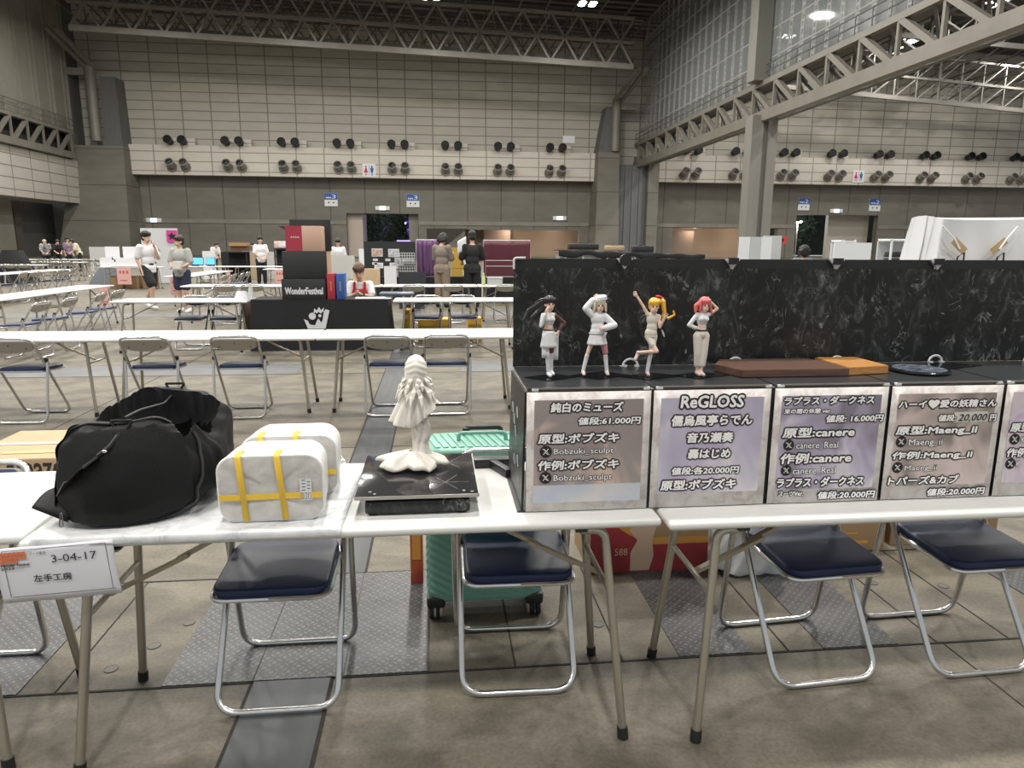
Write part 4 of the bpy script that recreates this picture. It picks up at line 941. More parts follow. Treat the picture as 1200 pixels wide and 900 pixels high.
t = thing('orange_box', 'narrow orange-red box standing upright beside the mint suitcase', 'box', (-.10, 3.02, 0)); q = MB(); q.box((0, 0, .17), (.055, .12, .335), bev=.004); q.build('body', M('orange_box', (.42, .10, .03), .5, noise=.4, nscale=9, c2=(.30, .035, .03)), t); MB().box((0, 0, .006), (.04, .1, .012)).build('foot', RUBBER, t)
MB().box((.0, -.0615, .20), (.038, .003, .16)).build('band', M('orange_band', (.55, .24, .05), .5), t, smooth=False)

def carton(name, label, x, y, rz, w, d, h, m, extra=None, tape=True, cat='box', z=0):
    t = thing(name, label, cat, (x, y, z), rz); q = MB(); q.box((0, 0, h / 2), (w, d, h - .002), bev=.003); q.build('body', m, t)
    for s in (-1, 1): MB().box((0, s * d * .25, h + .001), (w - .004, d * .49, .003)).build('flap', m, t, smooth=False)
    if tape: MB().box((0, 0, h + .0035), (w * 1.0, .05, .0012)).build('tape', M('clear_tape', (.55, .45, .33), .25), t, smooth=False)
    if extra:
        q = MB(); mats = extra(q, w, d, h); q.build('print', mats, t, smooth=False)
    return t
REDP = M('print_red', (.27, .025, .032), .6); ORP = M('print_orange', (.52, .25, .05), .6); PINKP = M('torn_paper', (.50, .36, .27), .8); TINY = M('print_pale', (.62, .40, .28), .7)
def korean(q, w, d, h):
    Y = -d / 2 - .0012; W2 = w / 2
    cv = lambda k: .135 + .22 * max(0, k / 24 - .45) ** 1.5 * 2.2
    poly(q, [(-W2, .004), (W2, .004), (W2, .135)] + [(W2 - w * k / 24, cv(k)) for k in range(1, 25)], Y, 0)
    poly(q, [(W2 - w * k / 24, cv(k) + .035) for k in range(24, -1, -1)] + [(W2 - w * k / 24, cv(k) + .0008) for k in range(0, 25)], Y, 1)
    poly(q, [(-.09, .01), (.0, .01), (.02, .08), (.01, .16), (.04, .26), (.03, .45), (-.08, .45), (-.07, .25), (-.10, .21), (-.06, .16), (-.09, .10)], Y - .001, 2)
    add_text(q, '588', (-.165, .088, -.105, .122), Y - .0015, 3); add_text(q, '우', (-.135, .34, -.085, .40), Y - .0015, 0, .001, 4); add_text(q, '포', (.06, .315, .125, .40), Y - .0015, 0, .001, 4)
    rect(q, .115, .307, .20, .312, Y - .0015, 0)
    return [REDP, ORP, PINKP, TINY]
carton('printed_carton', 'red and orange printed carton with torn tape on the floor behind the table legs', .97, 3.165, 0, .56, .36, .47, CARD, korean)
def plainp(q, w, d, h):
    rect(q, -.02, h * .72, .10, h * .76, -d / 2 - .001, 0); rect(q, .04, .04, .16, .055, -d / 2 - .001, 0); rect(q, .04, .09, .10, .10, -d / 2 - .001, 0); return [ORP]
carton('brown_carton', 'plain brown carton on the floor next to the white plastic bag', 1.97, 3.28, 0, .50, .34, .34, CARD, plainp)
def redkor(q, w, d, h):
    Y = -d / 2 - .001
    for i, c in enumerate('우국소'): add_text(q, c, (-.03 + i * .085 + (.0 if i == 0 else .03), .315, .03 + i * .085 + (.03 if i else 0), .365), Y, 0, .001, 4)
    rect(q, .035, .33, .075, .375, Y - .0006, 1); return [REDP, M('green_tag', (.28, .50, .20), .6)]
carton('brown_carton', 'brown carton with red print and green tag on the floor at the right', 2.57, 3.32, R(-3), .56, .36, .40, CARD, redkor)
# white plastic bag
t = thing('plastic_bag', 'crumpled white plastic bag on the floor beside the printed carton', 'bag', (1.465, 3.02, 0)); q = MB(); rnd = random.Random(5)
def pb(u, v):
    th = 2 * pi * u; w = .185 * (1 - .22 * v) * (1 + .10 * sin(5 * th + v * 6) + .07 * sin(11 * th - v * 9)); return Vector((w * cos(th) * 1.1, w * sin(th) * .75, .003 + .42 * v + .015 * sin(3 * th) * v)) if v > .02 else Vector((w * .93 * cos(th), w * .7 * sin(th), .003))
vs = q.grid(pb, 90, 30, closeu=True); q.bm.faces.new(vs[0][::-1]); q.bm.faces.new(vs[-1]); q.build('bag', M('white_film', (.74, .75, .77), .35, bump=.6, bscale=24), t)
q = MB()
for s in (-1, 1): q.tube([(s * .06, 0, .40), (s * .08, .01, .47), (s * .05, .0, .50), (s * .02, 0, .42)], .010, 6)
q.build('handles', MATS['white_film'], t)
# parcel behind the bare table
def parcel(q, w, d, h):
    add_text(q, 'amazon', (-.315, .150, .045, .245), -d / 2 - .001, 0, .003, 8); return [M('parcel_ink', (.04, .03, .025), .6)]
t = carton('parcel_box', 'big cardboard parcel with black lettering on the floor behind the sports bag', -2.14, 4.50, R(1), 1.15, .66, .27, CARDL, parcel)
q = MB(); rect(q, 0, 0, .001, .001, 0); q.bm.clear(); q.box((.0, .0, .275), (1.15, .055, .0012)); q.build('tape', M('shiny_tape', (.58, .56, .55), .15), t, smooth=False)
MB().box((.18, -.19, .2755), (.22, .10, .001)).build('address_label', M('pink_label', (.72, .50, .47), .7), t, smooth=False)
MB().box((-.20, -.20, .2755), (.40, .045, .001)).build('yellow_strip', M('ochre_strip', (.62, .42, .16), .5), t, smooth=False)

# ------------------------------------------------------------------ people and figurines
def capsule(q, a, b, ra, rb):
    a, b = Vector(a), Vector(b); q.ell(a, (ra,) * 3, 12, 8); q.ell(b, (rb,) * 3, 12, 8)
    if (b - a).length > 1e-4: q.tube([a, b], ra, 12, r2=rb)
def fuse(q, name, mat, parent, vox=.013, smooth=4):
    me = bpy.data.meshes.new('tmp'); q.bm.to_mesh(me); q.bm.free(); o = bpy.data.objects.new('tmp', me); COL.objects.link(o)
    m = o.modifiers.new('r', 'REMESH'); m.mode = 'VOXEL'; m.voxel_size = vox; m.use_smooth_shade = True
    m = o.modifiers.new('s', 'SMOOTH'); m.iterations = smooth; m.factor = .5
    r = bpy.data.meshes.new_from_object(o.evaluated_get(bpy.context.evaluated_depsgraph_get())); bpy.data.objects.remove(o); bpy.data.meshes.remove(me)
    r.name = name; r.materials.clear(); r.materials.append(mat); r.polygons.foreach_set('use_smooth', [True] * len(r.polygons))
    o = bpy.data.objects.new(name, r); COL.objects.link(o); o.parent = parent; return o
J0 = dict(pelvis=(0, 0, .93), belly=(0, 0, 1.08), chest=(0, .005, 1.27), neck=(0, .01, 1.43), head=(0, -.015, 1.60),
          shL=(-.17, .01, 1.385), elL=(-.215, .03, 1.11), wrL=(-.225, -.04, .87), shR=(.17, .01, 1.385), elR=(.215, .03, 1.11), wrR=(.225, -.04, .87),
          hipL=(-.09, 0, .90), knL=(-.10, -.015, .49), anL=(-.105, .03, .085), hipR=(.09, 0, .90), knR=(.10, -.015, .49), anR=(.105, .03, .085))
def person(label, loc, rz=0., scale=1., pose={}, wear={}, hair=None, hairmat=None, skin=None, head=1., yaw=0., tilt=0., name='person', cat='person', vox=.013, slim=1., group=None, grip=.5):
    J = {k: Vector(v) for k, v in {**J0, **pose}.items()}; skin = skin or SKIN
    t = thing(name, label, cat, loc, rz, group); t.scale = (scale,) * 3
    HM = Matrix.Translation(J['head']) @ Matrix.Rotation(yaw, 4, 'Z') @ Matrix.Rotation(tilt, 4, 'X'); hp = lambda *p: HM @ (Vector(p) * head); HR = HM.to_3x3()
    q = MB(); s = slim
    q.ell(J['chest'], (.150 * s, .105 * s, .165)); q.ell(J['belly'], (.128 * s, .098 * s, .15)); q.ell(J['pelvis'], (.152 * s, .108 * s, .12))
    capsule(q, J['chest'] + Vector((0, 0, .12)), J['neck'], .075 * s, .052); capsule(q, J['neck'], hp(0, .01, -.05), .050, .05)
    for S in 'LR':
        capsule(q, J['chest'] + (J['sh' + S] - J['chest']) * .35 + Vector((0, 0, .06)), J['sh' + S], .07 * s, .056 * s)
        capsule(q, J['sh' + S], J['el' + S], .054 * s, .040 * s); capsule(q, J['el' + S], J['wr' + S], .041 * s, .027)
        d = (J['wr' + S] - J['el' + S]).normalized(); sd = 1 if S == 'R' else -1
        n = Vector(wear.get('palm' + S, (0, -1, 0))); ac = d.cross(n).normalized(); n = ac.cross(d).normalized()
        c = J['wr' + S]; capsule(q, c, c + d * .05, .026, .030); q.ell(c + d * .055, (.030, .030, .030))
        for f, (o, L) in enumerate(((-.027, .072), (-.009, .082), (.009, .078), (.026, .06))):
            a = c + d * .07 + ac * o; b = a + d * L * .5 + ac * o * .5 - n * .0; e = b + d * L * .5 * (1 - grip * .5) + n * L * .45 * grip
            capsule(q, a, b, .0105, .0100); capsule(q, b, e, .0100, .0085)
        a = c + d * .02 + ac * (-.028) ; b = a + d * .03 - ac * .025 + n * .01; capsule(q, a, b, .012, .011); capsule(q, b, b + d * .03 + n * .008, .0105, .009)
        capsule(q, J['hip' + S], J['kn' + S], .085 * s, .056 * s); m = J['kn' + S] * .72 + J['an' + S] * .28 + Vector((0, .012, 0)); capsule(q, J['kn' + S], m, .055 * s, .054 * s); capsule(q, m, J['an' + S], .054 * s, .036)
        td = Vector(wear.get('toe' + S, (0, -1, -.25))).normalized(); capsule(q, J['an' + S] + Vector((0, .01, -.03)), J['an' + S] + td * .15 + Vector((0, 0, -.02)), .036, .028)
    q.ell(hp(0, .005, .03), tuple(head * x for x in (.078, .093, .092)), 18, 12, HR); q.ell(hp(0, -.025, -.045), tuple(head * x for x in (.058, .066, .070)), 16, 10, HR)
    q.ell(hp(0, -.096, -.012), tuple(head * x for x in (.011, .014, .020)), 8, 6, HR)
    for sx in (-1, 1): q.ell(hp(sx * .080, .012, -.01), tuple(head * x for x in (.012, .022, .032)), 8, 6, HR)
    fuse(q, 'body', skin, t, vox)
    EYE, LIP = M('eye_dark', (.02, .015, .015), .3), M('lip', (.45, .17, .15), .5)
    for sx in (-1, 1): MB().ell(hp(sx * .031, -.083, .010), tuple(head * x for x in (.011, .008, .0075 if head < 1.1 else .015)), 10, 7, HR).build('eye', EYE, t); MB().ell(hp(sx * .031, -.087, .030), tuple(head * x for x in (.018, .006, .004)), 8, 5, HR).build('eyebrow', hairmat or HAIRB, t)
    MB().ell(hp(0, -.090, -.062), tuple(head * x for x in (.019, .007, .006)), 10, 6, HR).build('mouth', LIP, t)
    hm = hairmat or HAIRB
    if hair:
        q = MB(); q.ell(hp(0, .014, .060), tuple(head * x for x in (.097, .107, .098)), 18, 12, HR); q.ell(hp(0, .045, .0), tuple(head * x for x in (.085, .075, .09)), 16, 10, HR)
        for k in range(7): q.ell(hp(-.07 + .0233 * k, -.070 + abs(k - 3) * .008, .082 - (.010 if k % 2 else 0)), tuple(head * x for x in (.024, .032, .040)), 8, 6, HR)
        for kind in hair:
            if kind == 'bob':
                for sx in (-1, 1):
                    for k in range(4): capsule(q, hp(sx * .085, -.03 + .035 * k, .03), hp(sx * .10, -.045 + .04 * k, -.09 + .01 * k), .030 * head, .016 * head)
                q.ell(hp(0, .06, -.04), tuple(head * x for x in (.085, .05, .08)), 12, 8, HR)
            elif kind == 'bun': q.ell(hp(0, .085, .115), tuple(head * x for x in (.034, .034, .032)), 12, 8, HR)
            else:
                for strand in kind:
                    for (a, ra), (b, rb) in zip(strand, strand[1:]): capsule(q, hp(*a), hp(*b), ra * head, rb * head)
        fuse(q, 'hair', hm, t, vox * .85, 2)
    w = wear
    def arm_sleeve(q, S, f, g):
        if f <= 0: return
        e = J['sh' + S].lerp(J['el' + S], min(1, f)); capsule(q, J['sh' + S], e, .060 * s + g, (.058 if f < 1 else .052) * s + g)
        if f > 1: capsule(q, J['el' + S], J['el' + S].lerp(J['wr' + S], f - 1), .052 * s + g, .042 + g)
    if 'top' in w:
        mt, sl, hem, g = w['top'][:4]; sR = w['top'][4] if len(w['top']) > 4 else sl; q = MB()
        q.ell(J['chest'], (.163 * s + g, .118 * s + g, .17)); capsule(q, J['chest'] + Vector((0, 0, .11)), J['neck'] + Vector((0, 0, -.05)), .08 * s, .062)
        if w.get('bust'):
            for sx in (-1, 1): q.ell(J['chest'] + Vector((sx * .06, -.085, .01)), (.062, .055, .06))
        for S in 'LR': capsule(q, J['chest'] + (J['sh' + S] - J['chest']) * .35 + Vector((0, 0, .06)), J['sh' + S], .072 * s, .060 * s); arm_sleeve(q, S, sl if S == 'L' else sR, g + .004)
        if hem < 1.1:
            q.ell(J['belly'], (.148 * s + g, .115 * s + g, .16)); e = J['pelvis'] + Vector((0, 0, hem - .93)); q.ell(e + Vector((0, 0, .12)), (.172 * s + g, .136 * s + g, .14)); q.ell(e + Vector((0, 0, .05)), (.170 * s + g, .136 * s + g, .06))
        fuse(q, w.get('topname', 'shirt'), mt, t, vox)
    if 'legs' in w:
        mt, f, g = w['legs'][:3]; q = MB(); q.ell(J['pelvis'], (.160 * s + g, .118 * s + g, .125)); capsule(q, J['pelvis'] + Vector((0, 0, .08)), J['pelvis'] + Vector((0, 0, .06)), .12 * s, .13 * s)
        for S in 'LR':
            k = J['hip' + S].lerp(J['kn' + S], min(1, f)); capsule(q, J['hip' + S], k, .098 * s + g, (.092 if f < 1 else .068) * s + g)
            if f > 1: capsule(q, J['kn' + S], J['kn' + S].lerp(J['an' + S], f - 1), .068 * s + g, .058 * s + g)
        fuse(q, 'shorts' if f < 1.2 else 'trousers', mt, t, vox)
    if 'skirt' in w:
        mt, z0, z1, r0_, r1_ = w['skirt'][:5]; q = MB(); c = J['pelvis']
        q.grid(lambda u, v: Vector((c.x + (r0_ + (r1_ - r0_) * v) * cos(2 * pi * u) * (1 + .05 * v * sin(18 * pi * u)), c.y + (r0_ + (r1_ - r0_) * v) * .78 * sin(2 * pi * u) * (1 + .05 * v * sin(18 * pi * u)), z0 + (z1 - z0) * v)), 60, 8, closeu=True); q.build('skirt', mt, t, solid=.012)
    if 'belt' in w:
        c = J['pelvis'] + Vector((0, 0, w['belt'][1])); q = MB(); q.tube([c + Vector((w['belt'][2] * cos(a), w['belt'][2] * .76 * sin(a), 0)) for a in [2 * pi * k / 28 for k in range(29)]], .016, 6); q.build('belt', w['belt'][0], t)
    for key, nm in (('socks', 'stocking'),):
        if key in w:
            mt, f0, f1 = w[key][:3]
            for S in (w[key][3] if len(w[key]) > 3 else 'LR'):
                q = MB(); k = lambda f: J['hip' + S].lerp(J['kn' + S], f) if f <= 1 else J['kn' + S].lerp(J['an' + S], f - 1)
                if f0 < 1: capsule(q, k(f0), J['kn' + S], .084 * s, .062 * s)
                a = max(1, f0); m = 1.28
                if a < m < f1: capsule(q, k(a), k(m) + Vector((0, .012, 0)), .061 * s, .062 * s); capsule(q, k(m) + Vector((0, .012, 0)), k(f1), .062 * s, .045)
                else: capsule(q, k(a), k(f1), .062 * s, .05)
                fuse(q, nm, mt, t, vox)
    if 'shoes' in w:
        for S in 'LR':
            td = Vector(w.get('toe' + S, (0, -1, -.25))).normalized(); a = J['an' + S] + Vector((0, .015, -.035)); b = J['an' + S] + td * .155 + Vector((0, 0, -.018)); q = MB(); capsule(q, a, b, .047, .040); capsule(q, J['an' + S], a, .045, .046); o = fuse(q, 'shoe', w['shoes'], t, vox)
            q = MB(); dn = Vector((0, 0, -.030)) if abs(td.z) < .6 else Vector((0, .03, 0)); capsule(q, a + dn, b + dn * .8, .040, .036); fuse(q, 'sole', M('sole_white', (.78, .77, .75), .6), o, vox, 1) if False else q.bm.free()
    return t, J, hp
WT = M('white_cotton', (.74, .73, .74), .85); BKC = M('black_cotton', (.016, .016, .018), .85); GRT = M('grey_cotton', (.40, .40, .375), .85); NVC = M('navy_cotton', (.03, .03, .065), .85); SHW = M('white_shoe', (.72, .72, .70), .6); BRS = M('taupe_shirt', (.235, .19, .165), .85); KHK = M('khaki_cotton', (.27, .20, .145), .85); REDC = M('red_cotton', (.42, .02, .035), .8); BROWNH = M('brown_hair', (.10, .055, .03), .5)
def folk(*a, **k): return person(*a, **k)
folk('person in a white T-shirt and black shorts walking with one hand at the mouth', (-6.32, 16.7, 0), R(58), .985,
     dict(elR=(.20, -.10, 1.14), wrR=(.07, -.165, 1.40), elL=(-.22, .07, 1.12), wrL=(-.20, -.03, .88), knL=(-.09, -.20, .52), anL=(-.09, -.12, .10), knR=(.09, .05, .49), anR=(.09, .30, .14)),
     dict(top=(WT, .75, .80, .012), legs=(BKC, .82, .02), shoes=SHW, palmR=(-.3, .6, .2), toeR=(0, -1, -.7)), [()], None, yaw=R(8))
tp = folk('person in a grey T-shirt and navy shorts holding a sheet of paper', (-5.35, 15.9, 0), R(-12), .93,
     dict(elL=(-.24, -.02, 1.14), wrL=(-.10, -.24, 1.06), elR=(.24, -.02, 1.13), wrR=(.14, -.24, 1.04), anL=(-.10, .05, .09), knR=(.10, -.06, .49)),
     dict(top=(GRT, .85, .80, .018), legs=(NVC, .72, .02), shoes=SHW), [()], M('dark_brown_hair', (.035, .022, .016), .5), yaw=R(-38))
t = thing('paper_sheet', 'creased paper held by the person in the grey T-shirt', 'paper', (-5.36, 15.60, 1.02), R(-10)); q = MB(); q.grid(lambda u, v: Vector((-.12 + .24 * u, -.05 + .14 * v + .015 * sin(u * 6), -.10 + .17 * v)), 8, 8); q.build('sheet', M('grey_paper', (.36, .35, .32), .8), t, solid=.002)
folk('person in a white T-shirt and black trousers standing beside the stacked black boxes', (-6.05, 26.0, 0), R(25), .97,
     dict(elL=(-.22, -.02, 1.13), wrL=(-.08, -.2, 1.0), elR=(.22, -.02, 1.13), wrR=(.10, -.2, 1.0)), dict(top=(WT, .85, .80, .018), legs=(BKC, 1.9, .015), shoes=BKC), [()], vox=.018)
folk('person in a white shirt sitting behind the grey panel near the open door', (-3.15, 24.2, 0), 0, .93, {}, dict(top=(WT, .9, .80, .02), legs=(BKC, 1.9, .015), shoes=BKC), [()], tilt=.3, vox=.02)
folk('person in a red pinafore over a white T-shirt sitting behind the black-clothed table', (-1.12, 10.98, 0), R(-4), .91,
     dict(pelvis=(0, .08, .50), belly=(0, .05, .66), chest=(0, -.01, .86), neck=(0, -.05, 1.02), head=(0, -.11, 1.17), shL=(-.155, -.02, .965), shR=(.155, -.02, .965), elL=(-.20, -.14, .75), wrL=(-.03, -.33, .825), elR=(.215, -.15, .76), wrR=(.07, -.34, .82),
          hipL=(-.09, .06, .48), hipR=(.09, .06, .48), knL=(-.10, -.34, .50), knR=(.10, -.34, .50), anL=(-.10, -.30, .09), anR=(.10, -.30, .09)),
     dict(top=(WT, .7, 1.2, .006), legs=(M('dark_skirt', (.05, .02, .03), .8), 1.6, .01), shoes=SHW), [(), 'bun'], BROWNH, tilt=.42, slim=.92)
TW = [o for o in COL.objects if o.name == 'person.003' or o.get('label', '').startswith('person in a red')][-1]
q = MB(); q.ell((0, -.01, .80), (.190, .155, .140)); q.ell((0, .05, .64), (.185, .15, .14)); q.box((-.085, -.03, .93), (.035, .21, .17), bev=.01); q.box((.085, -.03, .93), (.035, .21, .17), bev=.01); fuse(q, 'pinafore', REDC, TW)
q = MB(); q.tube([Vector((.078, -.335, .82)) + Vector((.034 * cos(a), .0, .034 * sin(a))) for a in [2 * pi * k / 16 for k in range(17)]], .012, 6); q.build('watch', BKC, TW)
folk('person seen from behind in a taupe shirt and khaki trousers, reading a white sheet', (.17, 16.9, 0), pi + R(-28), 1.0,
     dict(elL=(-.20, -.10, 1.13), wrL=(-.12, -.28, 1.22), elR=(.21, -.06, 1.12), wrR=(.05, -.28, 1.2), head=(0, -.06, 1.58)), dict(top=(BRS, .95, .78, .014), legs=(KHK, 1.85, .025), shoes=BKC), [(), 'bob'], tilt=.45)
t = thing('paper_sheet', 'white sheet being read by the person in the taupe shirt', 'paper', (.55, 16.76, 1.25), R(20)); q = MB(); q.grid(lambda u, v: Vector((-.02 + .22 * u, .04 * sin(u * 3), -.02 + .30 * v + .12 * u)), 6, 6); q.build('sheet', PAPER, t, solid=.002)
folk('person seen from behind all in black with a dark cap, at the yellow panel', (.88, 16.9, 0), pi + R(4), 1.02,
     dict(elL=(-.24, -.06, 1.13), wrL=(-.18, -.27, 1.05), elR=(.24, -.05, 1.13), wrR=(.2, -.26, 1.02)), dict(top=(BKC, .95, .76, .018), legs=(BKC, 1.9, .02), shoes=BKC), [()], tilt=.2)
q = MB(); TB = [o for o in COL.objects if str(o.get('label', '')).startswith('person seen from behind all in black')][0]
q.ell((0, -.01, 1.665), (.102, .112, .075)); q.box((0, -.13, 1.64), (.14, .10, .012), bev=.005); fuse(q, 'cap', BKC, TB)
far = dict(elL=(-.2, -.2, 1.08), wrL=(-.1, -.38, .95), elR=(.2, -.2, 1.08), wrR=(.1, -.38, .95), chest=(0, -.12, 1.24), neck=(0, -.22, 1.37), head=(0, -.3, 1.48), shL=(-.17, -.16, 1.33), shR=(.17, -.16, 1.33), belly=(0, -.05, 1.07))
folk('person in black and white bending over the far tables by the side wall', (-19.15, 38, 0), R(20), .95, far, dict(top=(M('black_white_top', (.05, .05, .055), .8, noise=.9, nscale=7, c2=(.5, .5, .5)), .9, .8, .03), legs=(BKC, 1.9, .01), shoes=BKC), [()], M('fair_hair', (.5, .42, .33), .5), vox=.024)
folk('person in dark clothes bending beside the one in cream, at the far tables', (-18.65, 38, 0), R(40), .95, far, dict(top=(BKC, .9, .8, .02), legs=(BKC, 1.9, .01), shoes=BKC), [()], vox=.024)
folk('person in a faded violet top standing among the far tables', (-18.4, 38.6, 0), R(60), .96, {}, dict(top=(M('violet_top', (.22, .16, .22), .8), .9, .8, .02), legs=(BKC, 1.9, .01), shoes=BKC), [()], vox=.024)
folk('person in a cream shirt bending over the far tables beside the concrete pillar', (-17.6, 38, 0), R(-60), .97, far, dict(top=(M('cream_shirt', (.62, .56, .42), .8), .9, .8, .02), legs=(BKC, 1.9, .01), shoes=BKC), [()], vox=.024)
folk('person with black hair and a blue shirt standing behind the marble board', (6.6, 12.3, 0), pi, .86, {}, dict(top=(M('blue_shirt', (.10, .22, .40), .8), .8, .8, .015), legs=(BKC, 1.9, .01), shoes=BKC), [(), 'bob'], vox=.018)
folk('small distant person in white by the blue screens', (-9.7, 33, 0), R(50), .9, far, dict(top=(WT, .9, .8, .02), legs=(BKC, 1.9, .01), shoes=BKC), [()], vox=.026)
folk('small distant person in white beside the brown counter', (-8.2, 35, 0), R(-70), .9, far, dict(top=(WT, .9, .8, .02), legs=(BKC, 1.9, .01), shoes=BKC), [()], vox=.026)

# painted figurines on the rack
FG = 'painted figurines on the rack'; FS = .143; FSK = M('figurine_skin', (.80, .56, .44), .4); FW = M('figurine_white', (.76, .75, .76), .4); FBR = M('figurine_brown', (.12, .05, .04), .4); FBE = M('figurine_beige', (.68, .62, .54), .5); FPK = M('figurine_pink', (.62, .26, .26), .4); FGY = M('figurine_grey', (.52, .53, .56), .5)
FZ = RT + .0035
fk = dict(name='figurine', cat='figurine', skin=FSK, head=1.30, slim=.82, vox=.0125)
def tail(pts, r): return [(p, r * (1 - .55 * k / (len(pts) - 1))) for k, p in enumerate(pts)]
person('small painted figurine with long dark hair, hand at cheek, in a white slit skirt', (.353, 2.19, FZ), R(8), FS,
    dict(head=(.01, -.01, 1.60), shL=(-.135, 0, 1.37), elL=(-.20, -.08, 1.15), wrL=(-.11, -.13, 1.45), shR=(.135, 0, 1.37), elR=(.36, .0, 1.19), wrR=(.21, -.03, 1.00), hipL=(-.07, 0, .90), hipR=(.07, 0, .90), knL=(-.03, -.05, .50), anL=(.01, .0, .10), knR=(.055, -.02, .50), anR=(.09, .05, .13)),
    dict(top=(FW, 1.8, 1.2, .0, 0.), bust=1, skirt=(FW, 1.03, .66, .125, .175), belt=(FBR, .12, .125), socks=(FW, .45, 1.95), shoes=FW, palmL=(1, 0, 0)),
    [[tail([(-.05, .08, .06), (-.20, .10, -.02), (-.34, .10, -.10), (-.42, .08, -.26), (-.36, .08, -.40)], .045), tail([(-.05, .08, .0), (-.16, .1, -.12), (-.27, .1, -.22), (-.30, .1, -.38), (-.22, .1, -.50)], .05), tail([(.05, .08, .04), (.14, .1, -.12), (.25, .1, -.22), (.28, .09, -.34)], .035), tail([(-.06, .04, .10), (-.16, .04, .08), (-.26, .03, .02)], .022), tail([(.05, .05, .12), (.09, .05, .06), (.08, .03, -.06)], .022)]], M('figurine_dark_hair', (.025, .023, .026), .3), **fk)
o = [x for x in COL.objects if str(x.get('label', '')).startswith('small painted figurine with long dark')][0]
q = MB(); capsule(q, (.135, 0, 1.37), (.36, 0, 1.19), .052, .042); capsule(q, (.36, 0, 1.19), (.24, -.025, 1.04), .042, .034); fuse(q, 'brown_sleeve', FBR, o, .0125)
q = MB(); capsule(q, (.03, -.04, .72), (.045, -.03, .58), .078, .070); fuse(q, 'brown_legging', FBR, o, .0125)
q = MB(); q.grid(lambda u, v: Vector((.11 + .13 * u, .06 - .03 * u, .98 - .62 * v)), 4, 6); q.grid(lambda u, v: Vector((-.165 + .10 * u, -.04 - .05 * u, .98 - .55 * v)), 4, 6); q.build('skirt_panel', FW, o, solid=.012)
person('small painted figurine in a white cap and baggy sweater, one arm over the head', (.513, 2.205, FZ), R(-4), FS,
    dict(head=(.03, -.02, 1.56), shL=(-.135, 0, 1.36), elL=(-.28, -.02, 1.50), wrL=(-.10, .02, 1.70), shR=(.14, 0, 1.33), elR=(.36, -.04, 1.13), wrR=(.13, -.16, 1.08), hipL=(-.08, 0, .88), hipR=(.08, 0, .88), knL=(-.21, -.03, .51), anL=(-.30, .0, .10), knR=(.18, -.03, .50), anR=(.235, .0, .10)),
    dict(top=(FW, 1.85, .86, .030), skirt=(FW, .93, .70, .17, .22), belt=(FGY, .02, .185), socks=(FW, 1.12, 1.97), shoes=M('figurine_pinkwhite', (.74, .58, .58), .4), palmR=(0, 1, 0)),
    [(), 'bob'], M('figurine_pale_hair', (.66, .58, .44), .4), **fk)
o = [x for x in COL.objects if str(x.get('label', '')).startswith('small painted figurine in a white cap')][0]
q = MB(); q.ell((.045, .02, 1.735), (.150, .150, .070), rot=Matrix.Rotation(R(-12), 3, 'Y')); fuse(q, 'cap', FW, o, .0125)
q = MB(); q.tube([(.04 + .140 * cos(a), .005 + .142 * sin(a), 1.695 + .02 * cos(a)) for a in [2 * pi * k / 24 for k in range(25)]], .016, 6); q.build('cap_band', FGY, o)
q = MB(); q.box((.14, -.16, .93), (.05, .05, .14), Matrix.Rotation(R(25), 3, 'Y'), bev=.01); q.build('pouch', FGY, o)
q = MB(); capsule(q, (.15, -.03, .66), (.18, -.03, .52), .078, .064); fuse(q, 'patterned_legging', FPK, o, .0125)
person('small painted blond figurine on one leg with an arm flung out', (.683, 2.18, FZ), R(-6), FS,
    dict(pelvis=(-.02, 0, .93), head=(.02, -.02, 1.55), shL=(-.10, 0, 1.37), elL=(-.22, 0, 1.56), wrL=(-.36, -.02, 1.77), shR=(.14, 0, 1.33), elR=(.16, -.06, 1.10), wrR=(.24, -.12, 1.30), belly=(0, 0, 1.09), hipL=(-.08, 0, .89), hipR=(.05, 0, .89), knL=(.09, -.18, .58), anL=(-.28, .05, .52), knR=(-.01, -.02, .50), anR=(-.06, .02, .10)),
    dict(top=(FBE, .15, .84, .0), topname='romper', legs=(FBE, .55, .0), socks=(FW, 1.1, 1.95, 'R'), shoes=M('figurine_redwhite', (.70, .50, .48), .4), toeL=(-.45, -.3, -1), palmL=(0, -1, 0)),
    [[tail([(.06, .06, .10), (.16, .06, .08), (.19, .05, -.10), (.17, .04, -.24)], .055), tail([(.17, .05, -.15), (.26, .04, -.20), (.36, .03, -.14), (.34, .03, -.07)], .03), tail([(.04, .06, .10), (.10, .06, .17), (.17, .06, .14)], .02)]], M('figurine_blond_hair', (.82, .45, .06), .35), **fk)
o = [x for x in COL.objects if str(x.get('label', '')).startswith('small painted blond')][0]
q = MB(); q.ell((.10, .03, 1.775), (.06, .035, .03)); q.ell((.17, .02, 1.75), (.04, .03, .04)); fuse(q, 'hair_ribbon', M('figurine_red', (.50, .02, .05), .4), o, .0125)
q = MB(); q.tube([(.21, -.02, 1.05), (.25, -.03, .95), (.28, -.03, .88)], [.012, .02, .008], 6); q.build('ribbon_end', FGY, o)
